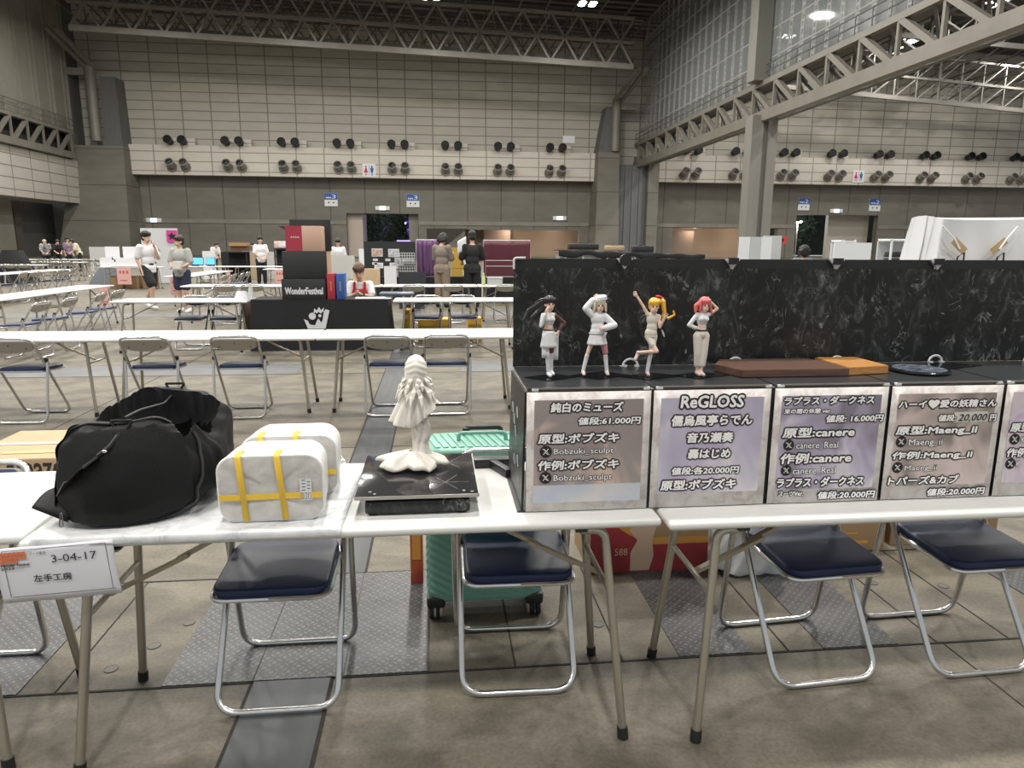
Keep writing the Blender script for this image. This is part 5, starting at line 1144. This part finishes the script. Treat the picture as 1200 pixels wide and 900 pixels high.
person('small painted figurine with orange-pink hair in cargo trousers, hand raised by the head', (.845, 2.175, FZ), R(4), FS,
    dict(head=(.03, -.01, 1.57), shL=(-.13, 0, 1.37), elL=(-.30, .02, 1.14), wrL=(-.10, -.02, 1.06), shR=(.14, 0, 1.37), elR=(.33, -.03, 1.50), wrR=(.16, -.02, 1.66), hipL=(-.08, 0, .89), hipR=(.08, 0, .89), knL=(-.08, -.03, .50), anL=(-.055, .0, .10), knR=(.06, -.04, .50), anR=(.015, -.05, .10)),
    dict(top=(FW, 1.75, 1.2, .0, .05), bust=1, legs=(FBE, 1.62, .03), belt=(BKC, .10, .135), shoes=M('figurine_redwhite', (.70, .5, .48), .4), palmR=(0, -1, 0)),
    [(), 'bob', [tail([(-.08, .0, .05), (-.16, 0, .0), (-.17, -.02, -.10)], .05), tail([(.08, .0, .02), (.12, 0, -.08), (.13, -.02, -.15)], .04)]], M('figurine_orange_hair', (.72, .22, .12), .4, noise=.5, nscale=2.2, c2=(.62, .10, .16)), **fk)

# ------------------------------------------------------------------ second and third islands
def sheet(label, x, y, z, w, d, rz, m, name='paper_sheet', cat='paper', group=None):
    t = thing(name, label, cat, (x, y, z), rz, group); MB().box((0, 0, .001), (w, d, .0016)).build('sheet', m, t, smooth=False); return t
PRNT = M('printed_leaflet', (.62, .66, .74), .6, noise=.7, nscale=16, c2=(.30, .38, .52))
sheet('printed leaflet lying on the second table row above the navy chairs', -1.60, 6.55, .7005, .30, .21, .1, PRNT)
sheet('printed leaflet lying on the second table row behind the white statue', -.42, 6.50, .7005, .42, .21, -.1, PRNT)
G = 'folding tables of the third row'
for i, x in enumerate((-3.465, .305, 2.11)):
    table(x, 10.37, 0, ['white folding table of the third row, to the left of the black-clothed one', 'white folding table of the third row, to the right of the black-clothed one', 'white folding table of the third row, mostly behind the marble board'][i], G)
for i, (x, l) in enumerate([(-3.45, 'navy folding chair facing us at the third row, first from the left'), (-2.97, 'navy folding chair facing us at the third row, beside the black cloth'), (-.13, 'navy folding chair facing us at the third row, in front of the yellow case'), (.42, 'navy folding chair facing us at the third row, right of the yellow case')]):
    chair(x, 10.28, R((i % 2) * 3 - 1), l, 'chairs at the third row')
# black-clothed table with stacked boxes
t = thing('clothed_table', 'folding table under a black cloth with a white crown emblem', 'table', (-1.58, 10.35, 0))
q = MB(); q.box((0, 0, .703), (1.80, .62, .02), bev=.004); q.build('tabletop', WHITE, t)
q = MB()
def drp(u, v):
    p = [(-.925, .33), (-.925, -.335), (.925, -.335), (.925, .33)]; f = u * 3; i = min(2, int(f)); k = f - i
    x = p[i][0] * (1 - k) + p[i + 1][0] * k; y = p[i][1] * (1 - k) + p[i + 1][1] * k; w = v * (.012 * sin(u * 46) + .008 * sin(u * 91))
    return Vector((x * (1 + .05 * v) + (w if i != 1 else 0), y + (w - .03 * v if i == 1 else 0), .72 - v * .70))
q.grid(drp, 120, 12); q.box((0, -.003, .7195), (1.855, .668, .006)); q.build('cloth', BCLOTH, t)
q = MB(); LG = M('emblem_white', (.66, .67, .70), .7)
def em(x, y): return (-.22 + x * .35, .325 + (1 - y) * .30)
poly(q, [em(*p) for p in ((.0, .55), (.14, .62), (.22, .80), (.42, .84), (.50, .62), (.56, .52), (.66, .72), (.72, .60), (.78, .20), (.86, .10), (1., .16), (.90, .62), (.82, 1.0), (.14, 1.0))], 0, 0)
poly(q, [em(*p) for p in ((.38, .30), (.42, .05), (.50, .16), (.60, .0), (.68, .14), (.80, .02), (.76, .20), (.66, .30), (.58, .22), (.50, .30), (.46, .24))], 0, 0)
c = em(.33, .42); disc(q, c[0], c[1], .048, 0, 0, 24); c = em(.62, .40); disc(q, c[0], c[1], .022, 0, 0, 16)
o = q.build('emblem', LG, t, smooth=False); o.location = (0, -.378, 0)
def blackbox(name, label, x0, x1, z0, z1, y, d, m, draw=None, mats=None, side=None):
    t = thing(name, label, 'box', ((x0 + x1) / 2, y, z0 + .001)); w, h = x1 - x0, z1 - z0 - .002
    q = MB(); q.box((0, d / 2, h / 2), (w, d, h), bev=.004); q.build('body', m, t)
    MB().box((0, d / 2, h - .0005), (w - .006, .012, .003)).build('lid_seam', M('seam_dark', (.04, .03, .03), .7), t, smooth=False)
    if side: MB().box((w / 2 + .001, d / 2, h / 2), (.003, d - .01, h - .01)).build('side_face', side, t, smooth=False)
    if draw: q = MB(); draw(q, w, h); q.build('print', mats, t, smooth=False)
    return t
BX1 = M('box_black', (.022, .023, .025), .55)
blackbox('printed_box', 'low black box with white festival lettering on the black-clothed table', -2.09, -1.50, .7235, 1.0, 10.05, .5, BX1, lambda q, w, h: add_text(q, 'WonderFestival', (-.25, .07, .255, .16), -.002, 0, .004, 8), [LG])
blackbox('stacked_box', 'plain black box in the middle of the stack on the black-clothed table', -2.07, -1.475, 1.0, 1.375, 10.09, .42, BX1, side=CARDL)
KR = M('kraft_pink', (.56, .36, .27), .7); RB = M('box_red', (.36, .03, .06), .6)
blackbox('stacked_box', 'red and brown box on top of the black box stack', -2.015, -1.53, 1.375, 1.715, 10.10, .30, KR, lambda q, w, h: (rect(q, -w / 2, .002, -.02, h, -.001, 0), add_text(q, 'SURA', (-.19, h * .50, -.06, h * .58), -.002, 1) if False else [poly(q, [(-.175 + k * .03, h * .52), (-.16 + k * .03, h * .60), (-.145 + k * .03, h * .51), (-.16 + k * .03, h * .55)], -.002, 1) for k in range(4)]), [RB, SIGNW])
t = thing('card_backing', 'black card sheet standing behind the red and brown box', 'panel', (-1.73, 10.43, 1.376)); MB().box((0, 0, .215), (.56, .02, .43)).build('panel', BX1, t, smooth=False)
q = MB(); q.prism([(-.29, .34), (-.43, .34), (-.29, .25)], .012, Matrix.Rotation(pi / 2, 4, 'X')); q.build('flap', BX1, t, smooth=False)
for n, x, m, l in (('red', -1.425, M('binder_red', (.40, .03, .05), .5), 'red binder standing beside the festival box'), ('blue', -1.30, M('binder_blue', (.03, .10, .34), .5), 'blue binder standing beside the red one')):
    t = thing('binder', l, 'binder', (x, 10.05, .7245)); q = MB(); q.box((0, .13, .175), (.105, .28, .35), bev=.004); q.build('cover', m, t); MB().box((0, .265, .175), (.09, .012, .33)).build('pages', PAPER, t, smooth=False)
    q = MB()
    for k in range(6): rect(q, -.008, .12 + k * .022, .008, .134 + k * .022, -.0115, 0)
    q.build('spine_print', M('spine_gold', (.50, .36, .16), .6), t, smooth=False)
sheet('stack of white papers in front of the person in the red pinafore', -.92, 10.32, .7235, .42, .28, .05, PAPER)
sheet('white sheet at the end of the black-clothed table', -.74, 10.19, .7265, .24, .17, -.2, M('blue_sheet', (.60, .66, .74), .7))
t = thing('plastic_bag', 'crumpled clear bag on the third row left of the black cloth', 'bag', (-2.66, 10.2, .7005)); q = MB(); q.grid(lambda u, v: Vector(((.10 - .05 * v) * (1 + .25 * sin(9 * u * 6.28 + v * 4)) * cos(2 * pi * u), (.09 - .05 * v) * sin(2 * pi * u), .13 * v)), 40, 8, closeu=True); q.build('film', MATS['white_film'], t)
t = thing('water_bottle', 'clear bottle beside the crumpled bag on the third row', 'bottle', (-2.58, 10.37, .7005)); MB().lathe([(.032, 0), (.034, .02), (.034, .14), (.014, .19), (.013, .21)], 16).build('body', M('clear_bottle', (.75, .80, .80), .1, alpha=.5), t); MB().lathe([(.015, .21), (.015, .228)], 12).build('cap', SIGNW, t)
t = thing('brown_bin', 'small brown waste box under the third row beside the black cloth', 'bin', (-2.70, 10.86, 0)); q = MB(); q.box((0, 0, .33), (.20, .3, .66), bev=.004); q.build('body', M('bin_brown', (.17, .12, .085), .8), t); MB().box((0, 0, .665), (.16, .26, .012)).build('top', CARDL, t, smooth=False)
YC = M('case_yellow', (.66, .40, .05), .5)
for x, y, w, d, h, l in ((-.02, 11.0, .50, .34, .36, 'yellow carry case on the floor behind the third row'), (.60, 11.05, .22, .3, .37, 'smaller yellow case beside the yellow carry case'), (-.42, 10.85, .085, .3, .52, 'narrow upright yellow case beside the black cloth')):
    t = thing('carry_case', l, 'case', (x, y, 0)); q = MB(); q.box((0, 0, h / 2), (w, d, h), bev=.018, seg=3); q.build('shell', YC, t)
    MB().box((0, -d / 2 - .003, h * .70), (w * .9, .008, .012)).build('seam', M('case_seam', (.35, .20, .03), .5), t, smooth=False)
    q = MB(); q.tube(fillet([(-w * .25, 0, h - .004), (-w * .25, 0, h + .035), (w * .25, 0, h + .035), (w * .25, 0, h - .004)], .02), .009, 6); q.build('handle', BLACKP, t)
t = thing('grey_stool', 'dark folded seat behind the papers of the black-clothed table', 'chair', (-.58, 11.0, 0)); q = MB(); q.box((0, 0, .735), (.52, .30, .045), bev=.02); q.build('seat', M('seat_greyblue', (.13, .15, .20), .4), t)
for sx in (-1, 1):
    for sy in (-1, 1): MB().tube([(sx * .22, sy * .11, .715), (sx * .22, sy * .13, 0)], .011, 8).build('leg', CHROME, t)
# fourth row
G = 'folding tables of the fourth row'
for i, x in enumerate((-3.72, -1.90, -.09, 1.72)):
    table(x, 13.85, pi, 'white folding table of the fourth row, %s from the left' % ORD[i], G)
for i, x in enumerate((-3.78, -3.32, -1.42, -.38, .33, 1.32)):
    chair(x, 13.9, pi + R(i % 3 * 2 - 2), 'navy folding chair seen from behind at the fourth table row, %s from the left' % ORD[i], 'chairs at the fourth row')
t = thing('glass_box', 'clear plastic box on the fourth row in front of the maroon drape', 'box', (1.15, 13.8, .7005)); q = MB()
for dx, dy, w, d in ((-.14, 0, .006, .22), (.14, 0, .006, .22), (0, -.11, .28, .006), (0, .11, .28, .006)): q.box((dx, dy, .07), (w, d, .14))
q.build('walls', M('clear_box', (.7, .72, .72), .1, alpha=.35), t, smooth=False); MB().box((0, 0, .145), (.30, .24, .012)).build('lid', CLEAR, t, smooth=False)
t = thing('tea_bottle', 'pale green bottle on the fourth row beside the clear box', 'bottle', (.93, 13.75, .7005)); MB().lathe([(.034, 0), (.036, .02), (.036, .15), (.015, .20), (.014, .215)], 16).build('body', M('tea_green', (.50, .56, .28), .3), t); MB().lathe([(.016, .215), (.016, .235)], 12).build('cap', SIGNW, t)
# tables standing lengthwise on the left, with chairs along their near side
def column(x, ys, chairs, lab, g, cg, dx=.15):
    for i, y in enumerate(ys): table(x, y, pi / 2, 'white folding table standing lengthwise %s, %s one' % (lab, ['nearer', 'farther', 'farthest'][i]), g)
    for i, y in enumerate(chairs): chair(x + dx, y, R(-90 + (i * 37 % 11) - 5), 'navy chair at the lengthwise tables %s, %s one going away' % (lab, ORD[i]), cg)
column(-6.2, (9.4, 11.21, 13.02), (9.75, 10.45, 11.35, 12.0), 'at the left edge', 'lengthwise tables at the left edge', 'chairs at the lengthwise tables, left edge', .72)
column(-5.95, (18.2, 20.0), (17.5, 18.2, 18.9, 19.6), 'behind the two walking people', 'lengthwise tables behind the people', 'chairs behind the people', .6)
column(-10.6, (17.2, 19.0, 20.8), (16.9, 17.45, 18.65, 19.25, 20.45, 21.05), 'beyond the left edge tables', 'lengthwise tables beyond', 'chairs at the lengthwise tables beyond')
PK = M('pink_notice', (.70, .40, .37), .7)
def notice(label, x, y, z, rz=0, w=.30, h=.42):
    t = thing('notice_sheet', label, 'notice', (x, y, z), rz, 'pink notices'); MB().box((0, 0, 0), (w, .003, h)).build('sheet', PK, t, smooth=False); q = MB()
    for k in range(3): rect(q, -w * .33 + k * w * .25, h * .12, -w * .18 + k * w * .25, h * .28, -.003, 0)
    rect(q, -w * .3, -h * .3, w * .2, -h * .24, -.003, 0); q.build('print', M('notice_print', (.45, .12, .12), .7), t, smooth=False)
notice('pink sheet hung over the chair at the end of the left edge tables', -5.893, 13.45, .52, R(90), .36, .34)
notice('pink sheet hanging from the end of the lengthwise tables behind the people', -5.95, 17.29, .485, 0)
notice('pink sheet hanging from the display table with white boards', -9.72, 23.693, .425, 0, .42, .54)
notice('pink sheet hanging from a table beside the dark rack', -4.6, 21.993, .485, 0)
notice('pink sheet on the side of the lengthwise tables behind the people', -5.643, 20.4, .54, R(90), .34, .3)
# long rows far off by the side wall
n = 0
for ri, (y, x0, nt_) in enumerate(((25.6, -19.4, 4), (29.0, -21.5, 5), (33.0, -23.5, 6))):
    for i in range(nt_):
        table(x0 + i * 1.83, y, 0, 'white folding table far off by the side wall, %s of the %s far row' % (ORD[i], ORD[ri]), 'far tables, %s row' % ORD[ri])
    for i in range(nt_ * 3):
        chair(x0 + (i // 3) * 1.83 + (i % 3 - 1) * .45, y + .08, pi, 'folding chair by the side wall, %s along the %s far row' % (ORD[i], ORD[ri]), 'far chairs, %s row' % ORD[ri])
# display table with white boards (left), poster stand, blue screens
table(-9.55, 24.0, 0, 'white folding table carrying the white display boards', 'display tables far left'); table(-4.2, 22.3, 0, 'white folding table beside the dark rack in the middle distance', 'display tables far left'); table(-5.75, 24.6, 0, 'white folding table carrying blue screens', 'display tables far left'); table(-7.55, 24.6, 0, 'white folding table carrying papers beside the blue screens', 'display tables far left')
def board(label, x, y, z, w, h, m=PAPER, marks=0, d=.04, name='display_board', base=True, mm=None):
    t = thing(name, label, 'board', (x, y, z)); MB().box((0, 0, h / 2), (w, d, h)).build('board', m, t, smooth=False)
    if base: MB().box((0, .06, .006), (w * .6, .16, .012)).build('foot', m, t, smooth=False)
    if marks:
        rnd = random.Random(int(abs(x) * 97 + z * 31)); q = MB()
        for k in range(marks):
            a, b_ = rnd.uniform(-.42, .38) * w, rnd.uniform(.1, .8) * h; poly(q, [(a, b_), (a + .02, b_ + rnd.uniform(.05, .14)), (a + .05, b_ + .02), (a + rnd.uniform(.05, .14), b_)], -d / 2 - .003, 0)
        q.build('print', mm or BKC, t, smooth=False)
    return t
board('tall narrow white board at the left of the white display', -10.15, 24.05, .7005, .42, .62, marks=0); board('wide white board with small dark figures printed on it', -9.38, 24.08, .7005, .92, .62, marks=7); board('low white board along the front of the white display', -9.70, 23.82, .7005, 1.5, .28, marks=3)
for i, x in enumerate((-10.1, -9.6, -9.1)): carton('brown_carton', 'brown carton under the white display table, %s from the left' % ORD[i], x, 24.15, 0, .38, .35, .40, CARD)
board('tall white poster stand behind the walking person in white', -9.75, 27.0, 0, 1.25, 1.95, M('stand_white', (.55, .56, .57), .7), 4)
t = thing('magenta_panel', 'magenta panel with a dark star on the poster stand', 'panel', (-9.30, 26.94, 1.45)); MB().box((0, 0, .22), (.36, .02, .42)).build('panel', M('magenta', (.50, .05, .24), .6), t, smooth=False); q = MB(); poly(q, [((.15 if k % 2 == 0 else .08) * sin(k * pi / 5), .22 + (.15 if k % 2 == 0 else .08) * cos(k * pi / 5)) for k in range(10)], -.012, 0); q.build('star', BKC, t, smooth=False)
board('grey display board beside the people at the far tables', -16.3, 37.4, 0, 1.1, 1.2, M('board_grey', (.50, .50, .48), .7)); 
t = thing('covered_heap', 'dark cloth heap at the far left by the side wall', 'cloth', (-15.1, 27.7, 0)); q = MB(); q.grid(lambda u, v: Vector(((.75 - .45 * v) * cos(2 * pi * u) * (1 + .05 * sin(9 * u * 6.28)), .6 * sin(2 * pi * u) * (1 - .4 * v), 1.15 * v ** .7)), 40, 8, closeu=True); q.build('cloth', BCLOTH, t)
t = thing('covered_heap', 'grey cloth heap beside the white display boards', 'cloth', (-11.55, 26.6, 0)); q = MB(); q.grid(lambda u, v: Vector(((.55 - .4 * v) * cos(2 * pi * u) + .2 * v, .4 * sin(2 * pi * u) * (1 - .5 * v), .80 * v ** .8)), 40, 8, closeu=True); q.build('cloth', M('cloth_greyblue', (.15, .16, .18), .8), t)
SCR = M('blue_screen', (.10, .42, .85), .4, emit=.9)
for i, (x, w) in enumerate(((-7.85, .55), (-7.35, .28))):
    t = thing('display_screen', 'bright blue screen on the tables beyond the walking people, %s' % ('the wider' if i == 0 else 'the narrower'), 'screen', (x, 24.65, .7005)); MB().box((0, 0, .16), (w, .04, .24)).build('case', BKC, t, smooth=False); MB().box((0, -.022, .16), (w - .02, .006, .22)).build('panel', SCR, t, smooth=False); MB().box((0, .02, .02), (.2, .15, .04)).build('stand', BKC, t, smooth=False)
def rack(label, x, y, w, h, shelves, m, rz=0):
    t = thing('shelf_rack', label, 'rack', (x, y, 0), rz)
    for sx in (-1, 1):
        for sy in (-1, 1): MB().box((sx * (w / 2 - .015), sy * .2, h / 2), (.03, .03, h)).build('post', m, t, smooth=False)
    for k in range(shelves): MB().box((0, 0, .12 + k * (h - .15) / max(1, shelves - 1)), (w, .42, .025)).build('shelf', m, t, smooth=False)
    MB().box((0, .21, h / 2), (w, .01, h)).build('back', m, t, smooth=False); return t
rack('black shelf rack left of the person in white and black trousers', -7.1, 27.0, .75, 1.15, 3, BKC); rack('black shelf rack behind the person in white and black trousers', -5.55, 28.2, .95, 1.25, 3, BKC)
t = thing('pink_cushion_box', 'pink and white printed box on top of the black shelf rack', 'box', (-5.6, 28.2, 1.265)); MB().box((0, 0, .13), (.85, .3, .26), bev=.03).build('body', M('pink_print', (.66, .42, .42), .7, noise=.7, nscale=9, c2=(.75, .72, .72)), t); MB().box((0, -.152, .13), (.5, .006, .12)).build('label', SIGNW, t, smooth=False)
t = thing('counter', 'brown wooden counter far off in front of the end wall', 'counter', (-11.6, 44.5, 0)); q = MB(); q.box((0, .25, .62), (.95, .5, 1.24)); q.build('body', M('counter_brown', (.13, .07, .04), .7), t, smooth=False); MB().box((0, .2, 1.34), (1.05, .7, .20)).build('top', M('counter_wood', (.36, .22, .10), .6), t, smooth=False)
rnd = random.Random(11)
for i in range(9):
    x = -9.0 + i * .78; board('small stand on the far tables before the end wall, %s from the left' % ORD[i], x, 30.0, .0, .35 + rnd.random() * .3, .95 + rnd.random() * .3, [SIGNW, BKC, M('tan_board', (.40, .30, .20), .8), MATS['board_grey']][i % 4], 2 if i % 4 == 0 else 0)

# dark stall in the middle: black cloth, frames, curtain, yellow panel, maroon drape
def clothtable(label, x0, x1, y, h=.66, d=.65):
    t = thing('clothed_table', label, 'table', ((x0 + x1) / 2, y, 0)); w = x1 - x0; MB().box((0, d / 2, h - .012), (w - .01, d - .01, .02)).build('tabletop', WHITE, t, smooth=False)
    q = MB(); q.grid(lambda u, v: Vector(((u - .5) * w, .012 * sin(u * 60) * v, h - v * (h - .02))), 80, 6); q.grid(lambda u, v: Vector(((u - .5) * w, v * d, h + .002)), 6, 3); q.build('cloth', BCLOTH, t); return t
clothtable('black-draped table under the small framed pictures', -1.75, -.52, 17.9); clothtable('black-draped table under the violet curtain, behind the person in taupe', -.50, 1.16, 17.9); clothtable('black-draped table under the maroon drape', 1.2, 3.0, 17.9)
board('black back panel behind the small framed pictures', -1.12, 18.35, .664, 1.28, .86, BX1, base=False)
for i, (x, z, m) in enumerate(((-1.43, 1.16, M('picture_warm', (.45, .22, .15), .6, noise=.8, nscale=14, c2=(.7, .6, .5))), (-1.02, 1.15, M('picture_cool', (.35, .36, .40), .6, noise=.8, nscale=14, c2=(.7, .7, .7))))):
    t = thing('framed_picture', 'small framed picture on the black back panel, %s' % ('the warm-toned one' if i == 0 else 'the grey-toned one'), 'picture', (x, 18.315, z)); MB().box((0, 0, .09), (.27, .018, .20)).build('frame', SIGNW, t, smooth=False); MB().box((0, -.011, .09), (.24, .006, .17)).build('print', m, t, smooth=False)
for i, (x, z, w, h) in enumerate(((-1.48, 1.04, .12, .06), (-1.17, 1.04, .12, .06), (-.93, 1.04, .12, .06), (-1.40, .86, .22, .14), (-1.02, .86, .22, .14), (-.84, .93, .12, .06), (-1.5, .95, .12, .06))):
    t = thing('price_card', 'white card on the black back panel, %s in reading order' % ORD[i], 'card', (x, 18.325, z), 0, 'white cards on the black panel'); MB().box((0, 0, h / 2), (w, .006, h)).build('card', PAPER, t, smooth=False)
    q = MB(); rect(q, -w * .3, h * .3, w * .3, h * .4, -.004, 0); rect(q, -w * .3, h * .6, w * .2, h * .7, -.004, 0); q.build('print', M('grey_print', (.3, .3, .32), .7), t, smooth=False)
board('white poster sheet hanging on the black-draped table front', -1.09, 17.85, .45, .30, .48, PAPER, 0, .006, 'hanging_poster', False)
t = thing('display_screen', 'pale violet screen above the black stall', 'screen', (-.78, 18.6, 0)); MB().box((0, 0, 1.46), (.34, .03, .20)).build('panel', M('violet_screen', (.50, .36, .85), .4, emit=.8), t, smooth=False); MB().box((0, .02, .68), (.03, .03, 1.36)).build('stand', BKC, t, smooth=False)
WIRE = M('wire_white', (.62, .63, .62), .4)
for i in range(2):
    t = thing('wire_basket', 'white wire basket beside the violet curtain, %s' % ('the lower' if i == 0 else 'the upper'), 'basket', (-.74, 18.08, .664 + i * .31), 0, 'wire baskets'); q = MB()
    for k in range(9): q.box((-.24 + k * .06, -.15, .14), (.008, .008, .28)); q.box((-.24 + k * .06, .15, .14), (.008, .008, .28))
    for k in range(5):
        for s in (-1, 1): q.box((0, s * .15, .01 + k * .066), (.50, .008, .008)); q.box((s * .245, 0, .01 + k * .066), (.008, .30, .008))
    q.build('wires', WIRE, t, smooth=False); q = MB()
    for k in range(6): q.box((-.19 + k * .075, .02, .07), (.06, .16, .10), bev=.01)
    q.build('contents', M('packets', (.62, .62, .60), .5, noise=.8, nscale=12, c2=(.25, .25, .26)), t)
def curtain(label, x0, x1, y, z0, z1, m, folds, amp, name='curtain'):
    t = thing(name, label, 'curtain', ((x0 + x1) / 2, y, 0)); w = x1 - x0; q = MB(); q.grid(lambda u, v: Vector(((u - .5) * w, amp * (sin(u * folds * 6.28) + .4 * sin(u * folds * 15 + 2)), z1 - v * (z1 - z0) + .012 * sin(u * 9))), 140, 8); q.build('cloth', m, t, solid=.006)
    for s in (-1, 1): MB().tube([(s * w / 2, .03, .0), (s * w / 2, .03, z1 + .02)], .012, 8).build('post', WIRE, t)
    MB().tube([(-w / 2, .03, z1 + .01), (w / 2, .03, z1 + .01)], .012, 8).build('rail', WIRE, t); return t
curtain('violet curtain hanging beside the person in the taupe shirt', -.46, .17, 18.75, .62, 1.56, M('violet_cloth', (.17, .085, .19), .75), 5, .025)
t = thing('yellow_panel', 'yellow cabinet panel in front of the person in black', 'panel', (.62, 18.3, .664)); MB().box((0, 0, .36), (.40, .06, .72)).build('panel', M('panel_ochre', (.52, .33, .06), .6), t, smooth=False); MB().box((0, -.032, .20), (.38, .006, .008)).build('seam', M('dark_ochre', (.25, .15, .03), .6), t, smooth=False)
for z in (.03, .30): MB().box((.13, -.033, z + .06), (.08, .006, .13)).build('paper', PAPER, t, smooth=False)
MAR = M('maroon_satin', (.105, .022, .035), .42)
curtain('maroon satin drape over a rail right of the person in black', 1.27, 2.5, 18.75, .66, 1.56, MAR, 2, .02, 'drape')
t = thing('maroon_shelf', 'maroon-covered shelf with white edges below the satin drape', 'shelf', (1.88, 18.15, .664)); MB().box((0, 0, .20), (1.2, .4, .40)).build('cover', MAR, t, smooth=False)
for z in (.008, .27, .41): MB().box((0, -.2, z), (1.22, .02, .016)).build('edge', WIRE, t, smooth=False)
t = thing('folding_screen', 'grey screen in front of the person in the white shirt by the door', 'panel', (-3.15, 23.7, 0)); MB().box((0, 0, .55), (.70, .03, 1.1)).build('panel', MATS['board_grey'], t, smooth=False); MB().box((0, .05, .01), (.5, .3, .02)).build('foot', BKC, t, smooth=False)
carton('brown_carton', 'pale carton on the fourth row behind the person in the red pinafore', -1.30, 13.95, 0, .48, .3, .30, CARDL, z=.7005)
t = thing('dark_sheet', 'dark leaning panel beside the carton behind the person in red', 'panel', (-.52, 16.6, 0), R(4)); MB().box((0, 0, .42), (.62, .02, .84), Matrix.Rotation(R(-6), 3, 'X')).build('panel', M('dark_gloss', (.035, .036, .04), .2), t, smooth=False); MB().box((0, .08, .01), (.5, .3, .02)).build('foot', BKC, t, smooth=False)

# behind the marble board: draped stall, white partitions, white sheet over a stand
t = thing('draped_shelf', 'long low shelf under a black cloth just behind the marble board', 'shelf', (3.35, 12.2, 0)); q = MB(); q.grid(lambda u, v: Vector(((u - .5) * 2.55, -.25 + .5 * v, 1.385 - .07 * u + .01 * sin(u * 40))), 50, 4); q.grid(lambda u, v: Vector(((u - .5) * 2.55, -.25, 1.385 - .07 * u + .01 * sin(u * 40) - v * (.09 + .03 * sin(u * 23)))), 50, 4); q.build('cloth', BCLOTH, t, solid=.01)
MB().box((0, 0, .66), (2.5, .42, 1.31)).build('body', M('shelf_grey', (.30, .31, .32), .6), t, smooth=False)
for k in range(9): MB().box((-1.15 + k * .30, -.215, .66), (.03, .02, 1.30)).build('divider', SIGNW, t, smooth=False)
for i, (x, w, h, m, l) in enumerate(((2.55, .5, .10, BX1, 'dark folded case on the black-draped shelf'), (3.10, .30, .09, CARDL, 'flat carton on the black-draped shelf'), (3.6, .34, .11, BX1, 'black bag on the black-draped shelf, nearest the grey folding screen'))):
    t = thing('case', l, 'case', (x, 12.25, 1.40 - .02 * i)); q = MB(); q.box((0, 0, h / 2), (w, .26, h), bev=.015); q.build('body', m, t); MB().box((0, -.01, h + .004), (w * .4, .03, .012)).build('handle', BKC, t, smooth=False)
WP, GP = M('partition_white', (.74, .76, .78), .5), M('partition_greyish', (.50, .52, .53), .5)
t = thing('panel_wall', 'wall of white and grey square panels behind the marble board', 'partition', (5.58, 12.1, 0))
for i in range(3):
    for k in range(4): MB().box((-.20 + i * .20, 0, .22 + k * .405), (.193, .02, .395)).build('panel', WP if (i + k) % 2 else GP, t, smooth=False)
for i in range(2):
    for k in range(3): MB().box((-.10 + i * .20, -.012, .42 + k * .405), (.025, .02, .025)).build('connector', BLACKP, t, smooth=False)
board('grey panel standing right of the square-panel wall', 6.03, 12.4, 0, .34, 1.66, GP); board('low white panel in front of the open door of the neighbouring hall', 7.45, 12.2, 0, .70, 1.545, WP)
t = thing('red_sign', 'small red sign above the head behind the marble board', 'sign', (6.60, 13.2, 0)); MB().box((0, 0, 1.59), (.20, .02, .15)).build('panel', M('red_panel', (.55, .05, .05), .6), t, smooth=False); MB().box((0, .02, .75), (.02, .02, 1.5)).build('post', BKC, t, smooth=False); MB().ell((0, -.012, 1.59), (.05, .004, .04)).build('print', BKC, t)
rack('white storage rack beside the draped white sheet', 8.45, 12.4, .55, 1.62, 4, WP); rack('white shelf tower beside the low white panel', 7.98, 13.4, .28, 1.6, 3, WP)
for i, z in enumerate((1.15, 1.27)):
    t = thing('black_crate', 'black crate on the white storage rack, %s' % ('lower' if i == 0 else 'upper'), 'crate', (8.45, 12.33, z + .02)); q = MB(); q.box((0, 0, .05), (.42, .26, .09), bev=.008); q.build('body', BX1, t); MB().box((0, -.133, .06), (.12, .006, .03)).build('handle', GP, t, smooth=False)
# white sheet over a stand on the second row
t = thing('white_sheet', 'big white sheet draped over a stand and fixed with brown tape', 'sheet', (5.46, 6.45, .7005))
q = MB()
def sh(u, v):
    p = [(-.98, .22), (-.86, -.22), (1.2, -.26), (1.3, .22)]; f = u * 3; i = min(2, int(f)); k = f - i
    x = p[i][0] * (1 - k) + p[i + 1][0] * k; y = p[i][1] * (1 - k) + p[i + 1][1] * k; tp = (1 - v)
    fold = .02 * sin(u * 33) + .016 * sin(u * 71 + 1) + .02 * sin(u * 20 + v * 6) + .010 * (abs(sin(u * 26)) ** 8) * 2
    return Vector((x * (1 - .10 * tp) + .03 * tp, (y + fold) * (1 - .35 * tp), 1.06 * tp + .02 * sin(u * 12) * tp))
vs = q.grid(sh, 160, 24); q.bm.faces.new(vs[0]); q.build('sheet', M('sheet_white', (.66, .67, .68), .7), t, ang=1.2)
TAPE = M('brown_tape', (.52, .38, .20), .5)
for x, sg in ((-.62, 1), (-.22, -1)):
    MB().box((x, -.236, .80), (.17, .006, .07), Matrix.Rotation(R(40 * sg), 3, 'Y')).build('tape', TAPE, t, smooth=False)
    q = MB(); q.tube([(x - .18 * sg, -.22, .98), (x - .06 * sg, -.245, .86), (x, -.25, .77)], .009, 6); q.build('cord', SIGNW, t)
    q = MB(); q.tube([(x - .11, -.27, .10), (x - .02, -.262, .70), (x + .04, -.262, .74), (x + .06, -.27, .10)], .008, 6); q.build('wire', BLACKP, t)
